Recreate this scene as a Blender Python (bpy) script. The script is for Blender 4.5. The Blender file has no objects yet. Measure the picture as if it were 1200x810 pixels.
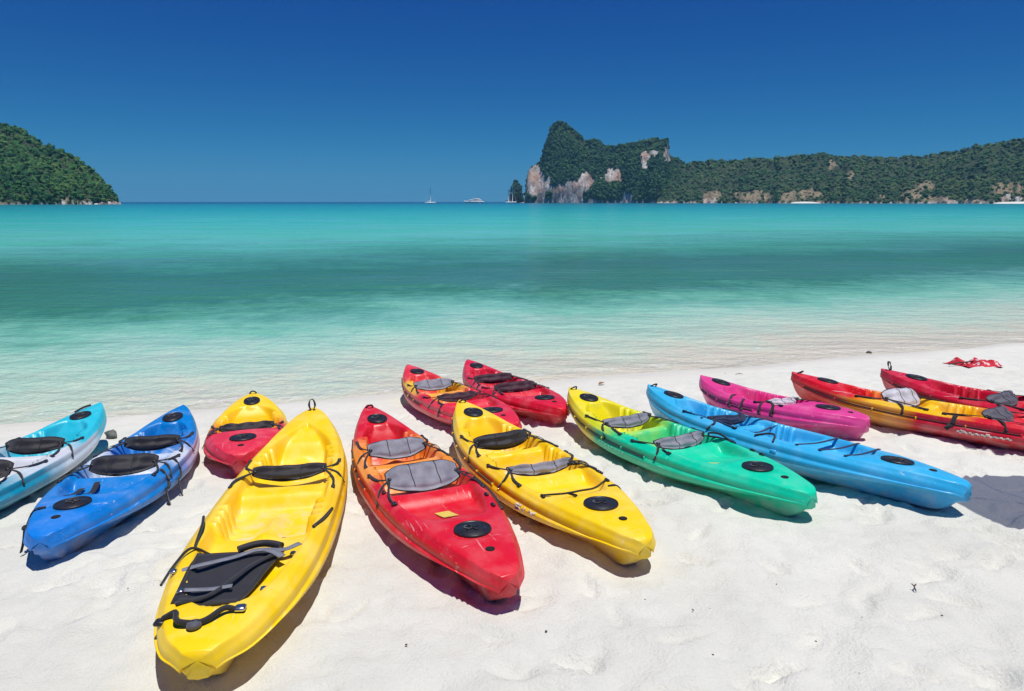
import bpy, math, random
import numpy as np
from mathutils import Matrix, Vector

random.seed(7)
RNG = np.random.default_rng(11)
scene = bpy.context.scene
COL = scene.collection

# ------------------------------------------------------------------ camera, sky, sun, exposure
F_PX = 800.0                                   # focal length in pixels of the 1200 px wide photograph
CAM_H = 2.0
PITCH = math.atan((405 - 236.5) / F_PX)
cam_data = bpy.data.cameras.new("camera")
cam_data.sensor_width = 36.0
cam_data.lens = 36.0 * F_PX / 1200.0
cam_data.clip_start = 0.05
cam_data.clip_end = 40000.0
cam = bpy.data.objects.new("camera", cam_data)
COL.objects.link(cam)
cam.location = (0, 0, CAM_H)
cam.rotation_euler = (math.pi / 2 - PITCH, 0, 0)
scene.camera = cam

SUN_DIR = Vector((0.115, -0.10, 0.98)).normalized()       # towards the sun
SUN_EL = math.asin(SUN_DIR.z)
SUN_AZ = math.atan2(SUN_DIR.x, SUN_DIR.y)
world = bpy.data.worlds.new("World")
scene.world = world
world.use_nodes = True
wn, wl = world.node_tree.nodes, world.node_tree.links
wn.clear()
w_out = wn.new("ShaderNodeOutputWorld")
w_bg = wn.new("ShaderNodeBackground")
w_sky = wn.new("ShaderNodeTexSky")
w_sky.sky_type = 'NISHITA'
w_sky.sun_disc = False
w_sky.sun_elevation = SUN_EL
w_sky.sun_rotation = SUN_AZ
w_sky.altitude = 0
w_sky.air_density = 1.0
w_sky.dust_density = 0.0
w_sky.ozone_density = 6.0
# polarised, deep tropical blue: the same grade on the whole sky, channel by channel
w_sep = wn.new("ShaderNodeSeparateColor")
w_com = wn.new("ShaderNodeCombineColor")
wl.new(w_sky.outputs[0], w_sep.inputs[0])
SKY_GRADE = ((0, 1.85, 0.0145), (1, 1.6, 0.122), (1, 0.54, 1.72))  # channel read, power, gain
for i, (src, p, g) in enumerate(SKY_GRADE):
    a = wn.new("ShaderNodeMath"); a.operation = 'POWER'; a.inputs[1].default_value = p
    b = wn.new("ShaderNodeMath"); b.operation = 'MULTIPLY'; b.inputs[1].default_value = g
    wl.new(w_sep.outputs[src], a.inputs[0]); wl.new(a.outputs[0], b.inputs[0]); wl.new(b.outputs[0], w_com.inputs[i])
wl.new(w_com.outputs[0], w_bg.inputs[0])
w_bg.inputs[1].default_value = 0.1
wl.new(w_bg.outputs[0], w_out.inputs[0])

sun_data = bpy.data.lights.new("sun", 'SUN')
sun_data.energy = 4.25
sun_data.angle = math.radians(0.53)
sun_data.color = (1.0, 0.965, 0.91)
sun = bpy.data.objects.new("sun", sun_data)
COL.objects.link(sun)
sun.rotation_euler = SUN_DIR.to_track_quat('Z', 'Y').to_euler()
sun.location = (0, 0, 60)

scene.view_settings.view_transform = 'Standard'
scene.view_settings.look = 'None'
scene.view_settings.exposure = 0.0
scene.view_settings.gamma = 1.0
scene.render.engine = 'CYCLES'
scene.cycles.use_denoising = True
scene.cycles.max_bounces = 10
scene.cycles.diffuse_bounces = 8
scene.cycles.transparent_max_bounces = 12
scene.cycles.caustics_reflective = False
scene.cycles.caustics_refractive = False

# ------------------------------------------------------------------ helpers
def pchip(xs, ys, x):
    xs = np.asarray(xs, float); ys = np.asarray(ys, float); x = np.asarray(x, float)
    h = np.diff(xs); dl = np.diff(ys) / h
    m = np.zeros_like(xs)
    m[0], m[-1] = dl[0], dl[-1]
    for i in range(1, len(xs) - 1):
        if dl[i - 1] * dl[i] > 0:
            w1 = 2 * h[i] + h[i - 1]; w2 = h[i] + 2 * h[i - 1]
            m[i] = (w1 + w2) / (w1 / dl[i - 1] + w2 / dl[i])
    k = np.clip(np.searchsorted(xs, x, side='right') - 1, 0, len(h) - 1)
    u = np.clip((x - xs[k]) / h[k], 0, 1)
    return ((1 + 2 * u) * (1 - u) ** 2 * ys[k] + u * (1 - u) ** 2 * h[k] * m[k]
            + u * u * (3 - 2 * u) * ys[k + 1] + u * u * (u - 1) * h[k] * m[k + 1])

def sstep(a, b, x):
    u = np.clip((np.asarray(x, float) - a) / (b - a), 0, 1)
    return u * u * (3 - 2 * u)

_P = np.random.default_rng(3).permutation(4096)
_V = np.random.default_rng(4).random(4096) * 2 - 1
def vnoise(x, y, seed=0):
    x = np.asarray(x, float) + seed * 17.31; y = np.asarray(y, float) + seed * 9.77
    xi = np.floor(x).astype(int); yi = np.floor(y).astype(int)
    fx = x - xi; fy = y - yi
    fx = fx * fx * fx * (fx * (fx * 6 - 15) + 10); fy = fy * fy * fy * (fy * (fy * 6 - 15) + 10)
    def hsh(a, b):
        return _V[_P[(_P[a & 4095] + b) & 4095]]
    return ((hsh(xi, yi) * (1 - fx) + hsh(xi + 1, yi) * fx) * (1 - fy)
            + (hsh(xi, yi + 1) * (1 - fx) + hsh(xi + 1, yi + 1) * fx) * fy)

def fbm(x, y, octv=4, seed=0, gain=0.5):
    s = 0; a = 1.0
    for o in range(octv):
        s = s + a * vnoise(np.asarray(x) * 2 ** o, np.asarray(y) * 2 ** o, seed + o)
        a *= gain
    return s

def ray(px, py):
    c = np.array([(px - 600.0) / F_PX, 1.0, -(py - 405.0) / F_PX])
    ct, st = math.cos(PITCH), math.sin(PITCH)
    return np.array([c[0], c[1] * ct + c[2] * st, -c[1] * st + c[2] * ct])

# beach: gently sloping top, steeper face towards the water; shoreline runs obliquely
NRM = (-0.298, 0.955)
WATER_Z = -0.655
def dshore(x, y):
    return NRM[0] * np.asarray(x, float) + NRM[1] * np.asarray(y, float)
def sand_z(x, y):
    d = dshore(x, y)
    w = 1.5
    sp = w * np.logaddexp(0, (d - 4.0) / w)
    z = -0.03 * d - 0.07 * sp
    zmin = -1.9                                 # the bed levels off under the water
    return np.where(z < zmin + 0.6, zmin + 0.6 * np.exp(np.clip((z - zmin - 0.6) / 0.6, -40, 0)), z)

def hit(px, py, t=0.0):
    r = ray(px, py); lo, hi = 0.3, 60.0
    for _ in range(60):
        m = 0.5 * (lo + hi)
        if CAM_H + r[2] * m - (float(sand_z(r[0] * m, r[1] * m)) + t) > 0: lo = m
        else: hi = m
    return Vector((r[0] * lo, r[1] * lo, CAM_H + r[2] * lo))

def at_distance(px, py, Y):
    r = ray(px, py)
    k = Y / r[1]
    return Vector((r[0] * k, Y, CAM_H + r[2] * k))

def mesh_obj(name, verts, faces, mat=None, parent=None, smooth=True):
    me = bpy.data.meshes.new(name)
    if isinstance(verts, np.ndarray): verts = verts.reshape(-1, 3)
    if isinstance(faces, np.ndarray) and len(faces):
        nf, k = faces.shape
        me.vertices.add(len(verts)); me.vertices.foreach_set("co", np.ascontiguousarray(verts, dtype=np.float32).ravel())
        me.loops.add(nf * k); me.loops.foreach_set("vertex_index", np.ascontiguousarray(faces, dtype=np.int32).ravel())
        me.polygons.add(nf)
        me.polygons.foreach_set("loop_start", np.arange(0, nf * k, k, dtype=np.int32))
        me.polygons.foreach_set("loop_total", np.full(nf, k, dtype=np.int32))
        me.update(calc_edges=True)
    else:
        me.from_pydata([tuple(v) for v in verts], [], [tuple(f) for f in faces])
    me.validate()
    me.polygons.foreach_set("use_smooth", np.full(len(me.polygons), bool(smooth)))
    me.update()
    if mat: me.materials.append(mat)
    o = bpy.data.objects.new(name, me)
    COL.objects.link(o)
    if parent: o.parent = parent
    return o

def empty(name, mw=None):
    o = bpy.data.objects.new(name, None)
    o.empty_display_size = 0.2
    COL.objects.link(o)
    if mw is not None: o.matrix_world = mw
    return o

def tag(o, label=None, cat=None, group=None, kind=None):
    if label: o["label"] = label
    if cat: o["category"] = cat
    if group: o["group"] = group
    if kind: o["kind"] = kind
    return o

def grid_faces(nr, nc, close_c=False):
    r = np.arange(nr - 1)[:, None]; c = np.arange(nc if close_c else nc - 1)[None, :]
    c2 = (c + 1) % nc
    return np.stack([r * nc + c, r * nc + c2, (r + 1) * nc + c2, (r + 1) * nc + c], -1).reshape(-1, 4)

def catmull(pts, n=6):
    P = [Vector(p) for p in pts]
    P = [P[0] * 2 - P[1]] + P + [P[-1] * 2 - P[-2]]
    out = []
    for i in range(1, len(P) - 2):
        for k in range(n):
            u = k / n
            a, b, c, d = P[i - 1], P[i], P[i + 1], P[i + 2]
            out.append(0.5 * (2 * b + (c - a) * u + (2 * a - 5 * b + 4 * c - d) * u * u + (3 * b - a - 3 * c + d) * u ** 3))
    out.append(P[-2].copy())
    return out

class MB:
    """collects shapes for one mesh"""
    def __init__(self): self.v = []; self.f = []
    def add(self, verts, faces):
        o = len(self.v)
        self.v += [tuple(p) for p in verts]
        self.f += [tuple(i + o for i in f) for f in faces]
    def tube(self, pts, r, n=6, smooth=5, taper=None):
        P = catmull(pts, smooth) if smooth and len(pts) > 2 else [Vector(p) for p in pts]
        vs = []; up = Vector((0, 0, 1))
        for i, p in enumerate(P):
            t = (P[min(i + 1, len(P) - 1)] - P[max(i - 1, 0)]).normalized()
            a = t.cross(up)
            if a.length < 1e-3: a = t.cross(Vector((0, 1, 0)))
            a.normalize(); b = a.cross(t)
            rr = r if taper is None else r * (1 + (taper - 1) * i / (len(P) - 1))
            for k in range(n):
                th = 2 * math.pi * k / n
                vs.append(p + a * (rr * math.cos(th)) + b * (rr * math.sin(th)))
        fs = [(i * n + k, i * n + (k + 1) % n, (i + 1) * n + (k + 1) % n, (i + 1) * n + k) for i in range(len(P) - 1) for k in range(n)]
        fs.append(tuple(range(n))); m = (len(P) - 1) * n
        fs.append(tuple(m + k for k in reversed(range(n))))
        self.add(vs, fs)
    def ribbon(self, pts, w, th=0.004, smooth=5, side=None, twist=0.0):
        P = catmull(pts, smooth) if smooth and len(pts) > 2 else [Vector(p) for p in pts]
        vs = []; n = len(P)
        for i, p in enumerate(P):
            t = (P[min(i + 1, n - 1)] - P[max(i - 1, 0)]).normalized()
            a = Vector(side) if side is not None else t.cross(Vector((0, 0, 1)))
            a = a - t * a.dot(t)
            if a.length < 1e-3: a = t.cross(Vector((0, 1, 0)))
            a.normalize(); b = a.cross(t).normalized()
            if twist:
                q = Matrix.Rotation(twist * i / (n - 1), 3, t); a = q @ a; b = q @ b
            for sa, sb in ((-1, -1), (1, -1), (1, 1), (-1, 1)):
                vs.append(p + a * (sa * w / 2) + b * (sb * th / 2))
        fs = [(i * 4 + k, i * 4 + (k + 1) % 4, (i + 1) * 4 + (k + 1) % 4, (i + 1) * 4 + k) for i in range(n - 1) for k in range(4)]
        fs += [(3, 2, 1, 0), tuple((n - 1) * 4 + k for k in range(4))]
        self.add(vs, fs)
    def lathe(self, prof, n=28, M=None, sx=1.0, sy=1.0):
        vs = []; fs = []
        for (r, z) in prof:
            for k in range(n):
                th = 2 * math.pi * k / n
                vs.append(Vector((r * sx * math.cos(th), r * sy * math.sin(th), z)))
        for i in range(len(prof) - 1):
            for k in range(n):
                fs.append((i * n + k, i * n + (k + 1) % n, (i + 1) * n + (k + 1) % n, (i + 1) * n + k))
        fs.append(tuple(reversed(range(n))))
        fs.append(tuple((len(prof) - 1) * n + k for k in range(n)))
        if M is not None: vs = [M @ v for v in vs]
        self.add(vs, fs)
    def box(self, c, s, M=None, bev=0.0):
        x, y, z = (a / 2 for a in s)
        b = min(bev, x * .9, y * .9, z * .9)
        pts = [(-x + b, -y, 0), (x - b, -y, 0), (x, -y + b, 0), (x, y - b, 0), (x - b, y, 0), (-x + b, y, 0), (-x, y - b, 0), (-x, -y + b, 0)]
        vs = []
        for zz, sc in ((-z, b), (-z + b, 0), (z - b, 0), (z, b)):
            for p in pts:
                vs.append(Vector((p[0] - math.copysign(min(sc, abs(p[0])), p[0]), p[1] - math.copysign(min(sc, abs(p[1])), p[1]), zz)))
        fs = [(i * 8 + k, i * 8 + (k + 1) % 8, (i + 1) * 8 + (k + 1) % 8, (i + 1) * 8 + k) for i in range(3) for k in range(8)]
        fs += [tuple(reversed(range(8))), tuple(24 + k for k in range(8))]
        vs = [v + Vector(c) for v in vs]
        if M is not None: vs = [M @ v for v in vs]
        self.add(vs, fs)
    def build(self, name, mat, parent=None, smooth=True):
        return mesh_obj(name, self.v, self.f, mat, parent, smooth)

# ------------------------------------------------------------------ materials
def lin(r, g, b):
    f = lambda c: c / 12.92 if c <= .04045 else ((c + .055) / 1.055) ** 2.4
    return (f(r / 255), f(g / 255), f(b / 255), 1.0)

class NT:
    def __init__(self, name):
        self.m = bpy.data.materials.new(name); self.m.use_nodes = True
        self.n = self.m.node_tree.nodes; self.l = self.m.node_tree.links
        self.n.clear()
        self.out = self.n.new("ShaderNodeOutputMaterial")
        self.b = self.n.new("ShaderNodeBsdfPrincipled")
        self.l.new(self.b.outputs[0], self.out.inputs[0])
    def new(self, t, **kw):
        n = self.n.new(t)
        for k, v in kw.items(): setattr(n, k, v)
        return n
    def link(self, a, b): self.l.new(a, b)
    def set(self, **kw):
        for k, v in kw.items(): self.b.inputs[k.replace('_', ' ')].default_value = v
    def math(self, op, a, b=None, clamp=False):
        n = self.new("ShaderNodeMath", operation=op); n.use_clamp = clamp
        for i, x in enumerate((a, b)):
            if x is None: continue
            if isinstance(x, (int, float)): n.inputs[i].default_value = x
            else: self.link(x, n.inputs[i])
        return n.outputs[0]
    def noise(self, vec, scale, detail=3.0, rough=0.5, dist=0.0):
        n = self.new("ShaderNodeTexNoise")
        n.inputs["Scale"].default_value = scale; n.inputs["Detail"].default_value = detail
        n.inputs["Roughness"].default_value = rough; n.inputs["Distortion"].default_value = dist
        if vec is not None: self.link(vec, n.inputs["Vector"])
        return n.outputs["Fac"]
    def mapping(self, vec, scale=(1, 1, 1), loc=(0, 0, 0), rot=(0, 0, 0)):
        n = self.new("ShaderNodeMapping")
        n.inputs["Scale"].default_value = scale; n.inputs["Location"].default_value = loc; n.inputs["Rotation"].default_value = rot
        self.link(vec, n.inputs["Vector"])
        return n.outputs[0]
    def obj(self):
        return self.new("ShaderNodeTexCoord").outputs["Object"]
    def sep(self, vec):
        n = self.new("ShaderNodeSeparateXYZ"); self.link(vec, n.inputs[0]); return n.outputs
    def ramp(self, fac, stops, interp='LINEAR'):
        n = self.new("ShaderNodeValToRGB"); n.color_ramp.interpolation = interp
        e = n.color_ramp.elements
        while len(e) < len(stops): e.new(0.5)
        for k, (p, c) in enumerate(stops):
            e[k].position = p; e[k].color = c if len(c) == 4 else (*c, 1)
        self.link(fac, n.inputs[0]); return n.outputs[0]
    def rng(self, fac, a, b, c=0.0, d=1.0):
        n = self.new("ShaderNodeMapRange"); n.clamp = True
        for i, x in enumerate((a, b, c, d)): n.inputs[i + 1].default_value = x
        self.link(fac, n.inputs[0]); return n.outputs[0]
    def mix(self, fac, a, b):
        n = self.new("ShaderNodeMix", data_type='RGBA')
        if isinstance(fac, (int, float)): n.inputs[0].default_value = fac
        else: self.link(fac, n.inputs[0])
        for i, x in ((6, a), (7, b)):
            if isinstance(x, tuple): n.inputs[i].default_value = x if len(x) == 4 else (*x, 1)
            else: self.link(x, n.inputs[i])
        return n.outputs[2]
    def bump(self, h, strength=0.3, dist=0.01, normal=None):
        n = self.new("ShaderNodeBump"); n.inputs["Strength"].default_value = strength; n.inputs["Distance"].default_value = dist
        self.link(h, n.inputs["Height"])
        if normal is not None: self.link(normal, n.inputs["Normal"])
        return n.outputs[0]

def simple_mat(name, col, rough=0.5, var=0.12, scale=30, bump=0.15, bdist=0.002, spec=0.5, metal=0.0):
    t = NT(name); v = t.obj()
    nz = t.noise(v, scale, 4)
    c2 = tuple(c * (1 - var * 2) for c in col[:3]); c1 = tuple(min(1, c * (1 + var)) for c in col[:3])
    t.link(t.ramp(nz, [(0.3, (*c2, 1)), (0.7, (*c1, 1))]), t.b.inputs["Base Color"])
    t.set(Roughness=rough, Metallic=metal)
    t.b.inputs["Specular IOR Level"].default_value = spec
    t.link(t.bump(t.noise(v, scale * 6, 2), bump, bdist), t.b.inputs["Normal"])
    return t.m

def fabric_mat(name, col, rough=0.75):
    t = NT(name); v = t.obj()
    w1 = t.new("ShaderNodeTexWave"); w1.inputs["Scale"].default_value = 160; t.link(v, w1.inputs["Vector"])
    nz = t.noise(v, 14, 4)
    c2 = tuple(c * .72 for c in col[:3]); c1 = tuple(min(1, c * 1.15) for c in col[:3])
    t.link(t.ramp(nz, [(0.3, (*c2, 1)), (0.75, (*c1, 1))]), t.b.inputs["Base Color"])
    t.set(Roughness=rough)
    t.b.inputs["Sheen Weight"].default_value = 0.15
    h = t.math('ADD', t.math('MULTIPLY', w1.outputs["Fac"], .15), t.noise(v, 26, 3))
    t.link(t.bump(h, 0.45, 0.006), t.b.inputs["Normal"])
    return t.m

def hull_mat(name, L, stops, seed=0.0, wob=0.06, dust=0.5, fade=0.2, rough=0.36, side_stops=None):
    """rotomoulded polyethylene; the colours flow into each other along the boat"""
    t = NT(name); v = t.obj()
    x, y, z = t.sep(v)
    tt = t.math('ADD', t.math('MULTIPLY', x, -1.0 / L), 0.5)
    vs = t.mapping(v, loc=(seed, seed * .7, 0))
    n1 = t.noise(vs, 3.2, 3, .55)
    n1c = t.math('MULTIPLY', t.math('SUBTRACT', n1, 0.5), wob * 2)
    f = t.math('ADD', tt, n1c)
    col = t.ramp(f, [(p, lin(*c)) for p, c in stops])
    if side_stops:
        c2 = t.ramp(f, [(p, lin(*c)) for p, c in side_stops])
        ge = t.new("ShaderNodeNewGeometry")
        g = t.new("ShaderNodeVectorTransform"); g.vector_type = 'NORMAL'; g.convert_from = 'WORLD'; g.convert_to = 'OBJECT'
        t.link(ge.outputs["True Normal"], g.inputs[0])
        a = t.new("ShaderNodeAttribute"); a.attribute_name = "side"
        col = t.mix(a.outputs["Fac"], col, c2)
    # sun-faded cloudy patches
    n2 = t.noise(vs, 5.0, 5, .6)
    hsv = t.new("ShaderNodeHueSaturation"); hsv.inputs["Saturation"].default_value = 0.86; hsv.inputs["Value"].default_value = 1.1
    t.link(col, hsv.inputs["Color"])
    col = t.mix(t.math('MULTIPLY', t.rng(n2, .45, .7), fade * 3), col, hsv.outputs[0])
    # long drag scratches
    sc = t.noise(t.mapping(vs, scale=(2.2, 60, 42)), 1.0, 2, .6)
    sc2 = t.noise(t.mapping(vs, scale=(40, 3, 30), rot=(0, 0, .5)), 1.0, 2, .6)
    patch = t.rng(t.noise(vs, 2.4, 3), .42, .62)
    scr = t.math('MULTIPLY', t.math('MAXIMUM', t.rng(sc, .66, .72), t.rng(sc2, .70, .75)), patch)
    col = t.mix(t.math('MULTIPLY', scr, .6), col, (.80, .77, .72, 1))
    # dried sand on the lower sides and a film of dust on the keel
    nd = t.noise(vs, 9, 5, .65)
    dz = t.math('MULTIPLY', t.rng(z, .17, .02), t.rng(nd, .36, .66))
    spk = t.rng(t.noise(vs, 90, 2), .62, .70)
    d = t.math('MULTIPLY', t.math('MAXIMUM', dz, t.math('MULTIPLY', spk, t.rng(nd, .50, .68, 0, .55))), dust)
    col = t.mix(d, col, (.60, .55, .47, 1))
    sa = t.new("ShaderNodeAttribute"); sa.attribute_name = "side"
    inw = t.math('MULTIPLY', t.math('SUBTRACT', 1.0, sa.outputs["Fac"]), t.rng(z, .16, .09))
    col = t.mix(t.math('MULTIPLY', t.math('MULTIPLY', inw, t.rng(nd, .48, .62)), .45), col, (.62, .58, .50, 1))
    t.link(col, t.b.inputs["Base Color"])
    r = t.math('ADD', t.math('MULTIPLY', n2, .22), rough - .11)
    t.link(t.math('ADD', r, t.math('MULTIPLY', d, .4)), t.b.inputs["Roughness"])
    t.b.inputs["Specular IOR Level"].default_value = 0.42
    hgt = t.math('ADD', t.math('MULTIPLY', t.noise(vs, 7, 3), 1.0), t.math('MULTIPLY', t.noise(vs, 70, 2), .06))
    hgt = t.math('SUBTRACT', hgt, t.math('MULTIPLY', scr, .12))
    t.link(t.bump(hgt, 0.25, 0.012), t.b.inputs["Normal"])
    return t.m

M_BLACK = simple_mat("black_rubber", (.014, .014, .017), .5, .25, 40, .3, .002)
M_BLACK2 = simple_mat("black_plastic", (.022, .022, .026), .38, .25, 60, .2, .001)
M_HOLE = simple_mat("drain_black", (.006, .006, .006), .8)
M_STRAP = fabric_mat("black_webbing", (.013, .013, .016, 1), .8)
M_GSTRAP = fabric_mat("grey_webbing", (.22, .23, .27, 1), .7)
M_PADBLACK = fabric_mat("black_pad", (.016, .015, .019, 1), .6)
M_PADGREY = fabric_mat("grey_pad", (.25, .25, .30, 1), .55)
M_PADDGREY = fabric_mat("dark_grey_pad", (.10, .10, .125, 1), .6)
M_PADWHITE = fabric_mat("white_pad", (.62, .61, .66, 1), .55)
M_PADMAROON = fabric_mat("maroon_pad", (.045, .006, .022, 1), .65)
M_NAVY = fabric_mat("navy_webbing", (.010, .022, .075, 1), .75)
M_STICKER = simple_mat("yellow_sticker", lin(232, 205, 92)[:3], .6, .12, 60)
M_STEEL = simple_mat("steel_clip", (.55, .55, .56), .3, .1, 50, metal=1.0)
M_WHITEPAINT = simple_mat("white_paint", (.72, .66, .58), .6, .25, 50)

# ------------------------------------------------------------------ the beach
SAND = NT("white_coral_sand")
def sand_material():
    t = SAND; v = t.obj()
    x, y, z = t.sep(v)
    big = t.noise(v, .8, 4, .55); mid = t.noise(v, 5.0, 5, .6); fine = t.noise(v, 60, 3, .6); grain = t.noise(v, 420, 2, .7)
    c = t.ramp(big, [(0.28, (.675, .672, .600, 1)), (0.72, (.765, .765, .690, 1))])
    c = t.mix(t.rng(mid, .42, .68, 0, .5), c, (.615, .62, .555, 1))
    c = t.mix(t.rng(grain, .58, .74, 0, .42), c, (.47, .435, .38, 1))
    wob = t.math('MULTIPLY', t.math('SUBTRACT', big, .5), .10)
    zz = t.math('ADD', z, wob)
    wet = t.math('MULTIPLY', t.rng(zz, WATER_Z + .075, WATER_Z + .01), t.rng(z, WATER_Z - .22, WATER_Z - .02))
    c = t.mix(t.math('MULTIPLY', wet, .6), c, (.62, .585, .505, 1))
    t.link(c, t.b.inputs["Base Color"])
    t.link(t.rng(wet, 0, 1, .95, .45), t.b.inputs["Roughness"])
    t.b.inputs["Specular IOR Level"].default_value = .25
    h = t.math('ADD', t.math('MULTIPLY', mid, 1.0), t.math('ADD', t.math('MULTIPLY', fine, .34), t.math('MULTIPLY', grain, .09)))
    dry = t.rng(wet, 0, 1, 1, .12)
    n = t.new("ShaderNodeBump"); n.inputs["Distance"].default_value = .035
    t.link(t.math('MULTIPLY', dry, .85), n.inputs["Strength"]); t.link(h, n.inputs["Height"])
    t.link(n.outputs[0], t.b.inputs["Normal"])
sand_material()

def spaced(a, b, step, lo, hi, grow=1.18):
    c = list(np.arange(a, b + 1e-6, step))
    s = step; x = c[-1]
    while x < hi: s *= grow; x += s; c.append(x)
    s = step; x = c[0]
    while x > lo: s *= grow; x -= s; c.insert(0, x)
    return np.array(c)

SAND_FEET = [(RNG.uniform(-6, 9), RNG.uniform(.8, 8.5), RNG.uniform(0, 2 * math.pi), RNG.uniform(.6, 1.0)) for _ in range(900)]
def build_sand():
    xs = spaced(-5.5, 8.0, .032, -260, 260); ys = spaced(1.2, 9.6, .032, -60, 260)
    X, Y = np.meshgrid(xs, ys)
    Z = sand_z(X, Y)
    d = dshore(X, Y)
    dry = 1 - sstep(7.6, 9.3, d)
    near = np.exp(-np.maximum(0, np.hypot(X, Y - 4) - 14) / 10)
    Z = Z + near * (.012 * vnoise(X * .9, Y * .9, 2) + dry * (.020 * vnoise(X * 3.1, Y * 3.1, 5) + .014 * vnoise(X * 6.5, Y * 6.5, 6) + .007 * vnoise(X * 13, Y * 13, 8)))
    for fx, fy, a, k in SAND_FEET:                     # footprints
        if dshore(fx, fy) > 8.2: continue
        i0, i1 = np.searchsorted(xs, (fx - .3, fx + .3)); j0, j1 = np.searchsorted(ys, (fy - .3, fy + .3))
        sx = X[j0:j1, i0:i1] - fx; sy = Y[j0:j1, i0:i1] - fy
        u = sx * math.cos(a) + sy * math.sin(a); w = -sx * math.sin(a) + sy * math.cos(a)
        r = np.sqrt((u / .125) ** 2 + (w / (.050 + .014 * np.tanh(u * 12))) ** 2)
        Z[j0:j1, i0:i1] += k * (-.030 * np.exp(-r ** 5 * .7) + .014 * np.exp(-((r - 1.3) / .24) ** 2))
    o = mesh_obj("beach_sand", np.stack([X, Y, Z], -1), grid_faces(len(ys), len(xs)), SAND.m)
    tag(o, "white coral sand beach sloping down to the turquoise sea", kind="structure")
build_sand()

# ------------------------------------------------------------------ the sea
def build_sea():
    t = NT("sea_water"); v = t.obj()
    x, y, z = t.sep(v)
    dd = t.math('ADD', t.math('MULTIPLY', x, NRM[0]), t.math('MULTIPLY', y, NRM[1]))
    # sea grass, channels and painted ripple light and dark: wobble of the distance offshore
    nb = t.noise(t.mapping(v, scale=(.06, .085, 1), rot=(0, 0, .3)), 1.0, 5, .6)
    ns = t.noise(t.mapping(v, scale=(.30, .36, 1), rot=(0, 0, .3)), 1.0, 5, .65)
    nf = t.noise(t.mapping(v, scale=(1.9, 1.3, 1), rot=(0, 0, .3)), 1.0, 3, .65)
    lg = t.math('LOGARITHM', t.math('MAXIMUM', dd, 5.0), 10.0)
    w = t.math('ADD', t.math('MULTIPLY', t.math('SUBTRACT', nb, .5), .27), t.math('MULTIPLY', t.math('SUBTRACT', ns, .5), .17))
    w = t.math('ADD', w, t.math('MULTIPLY', t.math('SUBTRACT', nf, .5), .11))  # finest noise paints the light and dark of ripples into the colour
    lf = t.math('DIVIDE', t.math('SUBTRACT', t.math('ADD', lg, w), 0.9), 3.0)       # 0.9 .. 3.9
    def p(d): return (math.log10(d) - .9) / 3.0
    K = .85
    def cc(r, g, b, K=K):
        c = lin(r, g, b); return (c[0] * K, c[1] * K, c[2] * K, 1)
    col = t.ramp(lf, [(p(9.2), cc(208, 202, 184, 1.0)), (p(9.9), cc(206, 210, 190, .95)), (p(11), cc(194, 214, 194, .93)), (p(13), cc(172, 214, 194, .90)), (p(15.4), cc(134, 204, 180)), (p(17.6), cc(102, 178, 154)),
                      (p(20.5), cc(66, 138, 114)), (p(28), cc(60, 128, 108)), (p(37), cc(80, 166, 142)), (p(54), cc(98, 204, 180)),
                      (p(100), cc(74, 198, 182)), (p(240), cc(34, 176, 174)), (p(700), cc(12, 146, 160)), (p(1600), cc(8, 90, 126))])
    fe = t.math('ADD', dd, t.math('MULTIPLY', t.math('SUBTRACT', t.noise(t.mapping(v, scale=(1.2, 1.2, 1)), 1.0, 5, .65), .5), 1.3))
    foam = t.math('MULTIPLY', t.rng(t.math('ABSOLUTE', t.math('SUBTRACT', fe, 9.72)), .055, .012), t.rng(t.noise(v, 9, 4, .7), .46, .56))
    foam2 = t.math('MULTIPLY', t.rng(t.math('ABSOLUTE', t.math('SUBTRACT', fe, 10.35)), .035, .01), t.rng(t.noise(v, 6, 4, .7), .52, .60))
    col = t.mix(t.math('MULTIPLY', t.math('MAXIMUM', foam, foam2), .75), col, (.80, .80, .78, 1))
    hs = t.new("ShaderNodeHueSaturation"); hs.inputs["Hue"].default_value = .535; hs.inputs["Saturation"].default_value = .92; t.link(col, hs.inputs["Color"])
    nh = t.noise(t.mapping(v, scale=(.09, .22, 1), rot=(0, 0, .3), loc=(4, 9, 0)), 1.0, 4, .6)
    deep = t.rng(dd, 13, 20)
    col = t.mix(t.math('MULTIPLY', t.rng(nh, .45, .62, 0, .8), deep), col, hs.outputs[0])
    t.link(col, t.b.inputs["Base Color"])
    t.set(Roughness=.22, IOR=1.33)
    t.b.inputs["Specular IOR Level"].default_value = .32
    r1 = t.noise(t.mapping(v, scale=(1.6, 2.6, 1), rot=(0, 0, .3)), 1.0, 4, .6)
    r2 = t.noise(t.mapping(v, scale=(5, 8, 1), rot=(0, 0, .22)), 1.0, 3, .6)
    r3 = t.noise(t.mapping(v, scale=(.12, .5, 1), rot=(0, 0, .3)), 1.0, 3, .6)
    h = t.math('ADD', t.math('ADD', t.math('MULTIPLY', r1, .6), t.math('MULTIPLY', r2, .26)), t.math('MULTIPLY', r3, 2.2))
    t.link(t.bump(h, 1.0, .24), t.b.inputs["Normal"])
    xs = spaced(-14, 16, .12, -9000, 9000, 1.12); ys = spaced(6.0, 26, .08, 5.6, 9000, 1.07)
    ys = ys[ys > 5.0]
    X, Y = np.meshgrid(xs, ys)
    d = dshore(X, Y)
    amp = sstep(9.4, 16, d) * np.exp(-np.maximum(0, Y - 40) / 40)
    U = X * .955 + Y * .298
    Z = WATER_Z + amp * (.016 * vnoise(U * .5, d * 1.6, 21) + .009 * vnoise(U * 1.3, d * 3.7, 22)) + .004 * vnoise(U * .7, d * 2.5, 24)
    o = mesh_obj("sea", np.stack([X, Y, Z], -1), grid_faces(len(ys), len(xs)), t.m)
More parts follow.
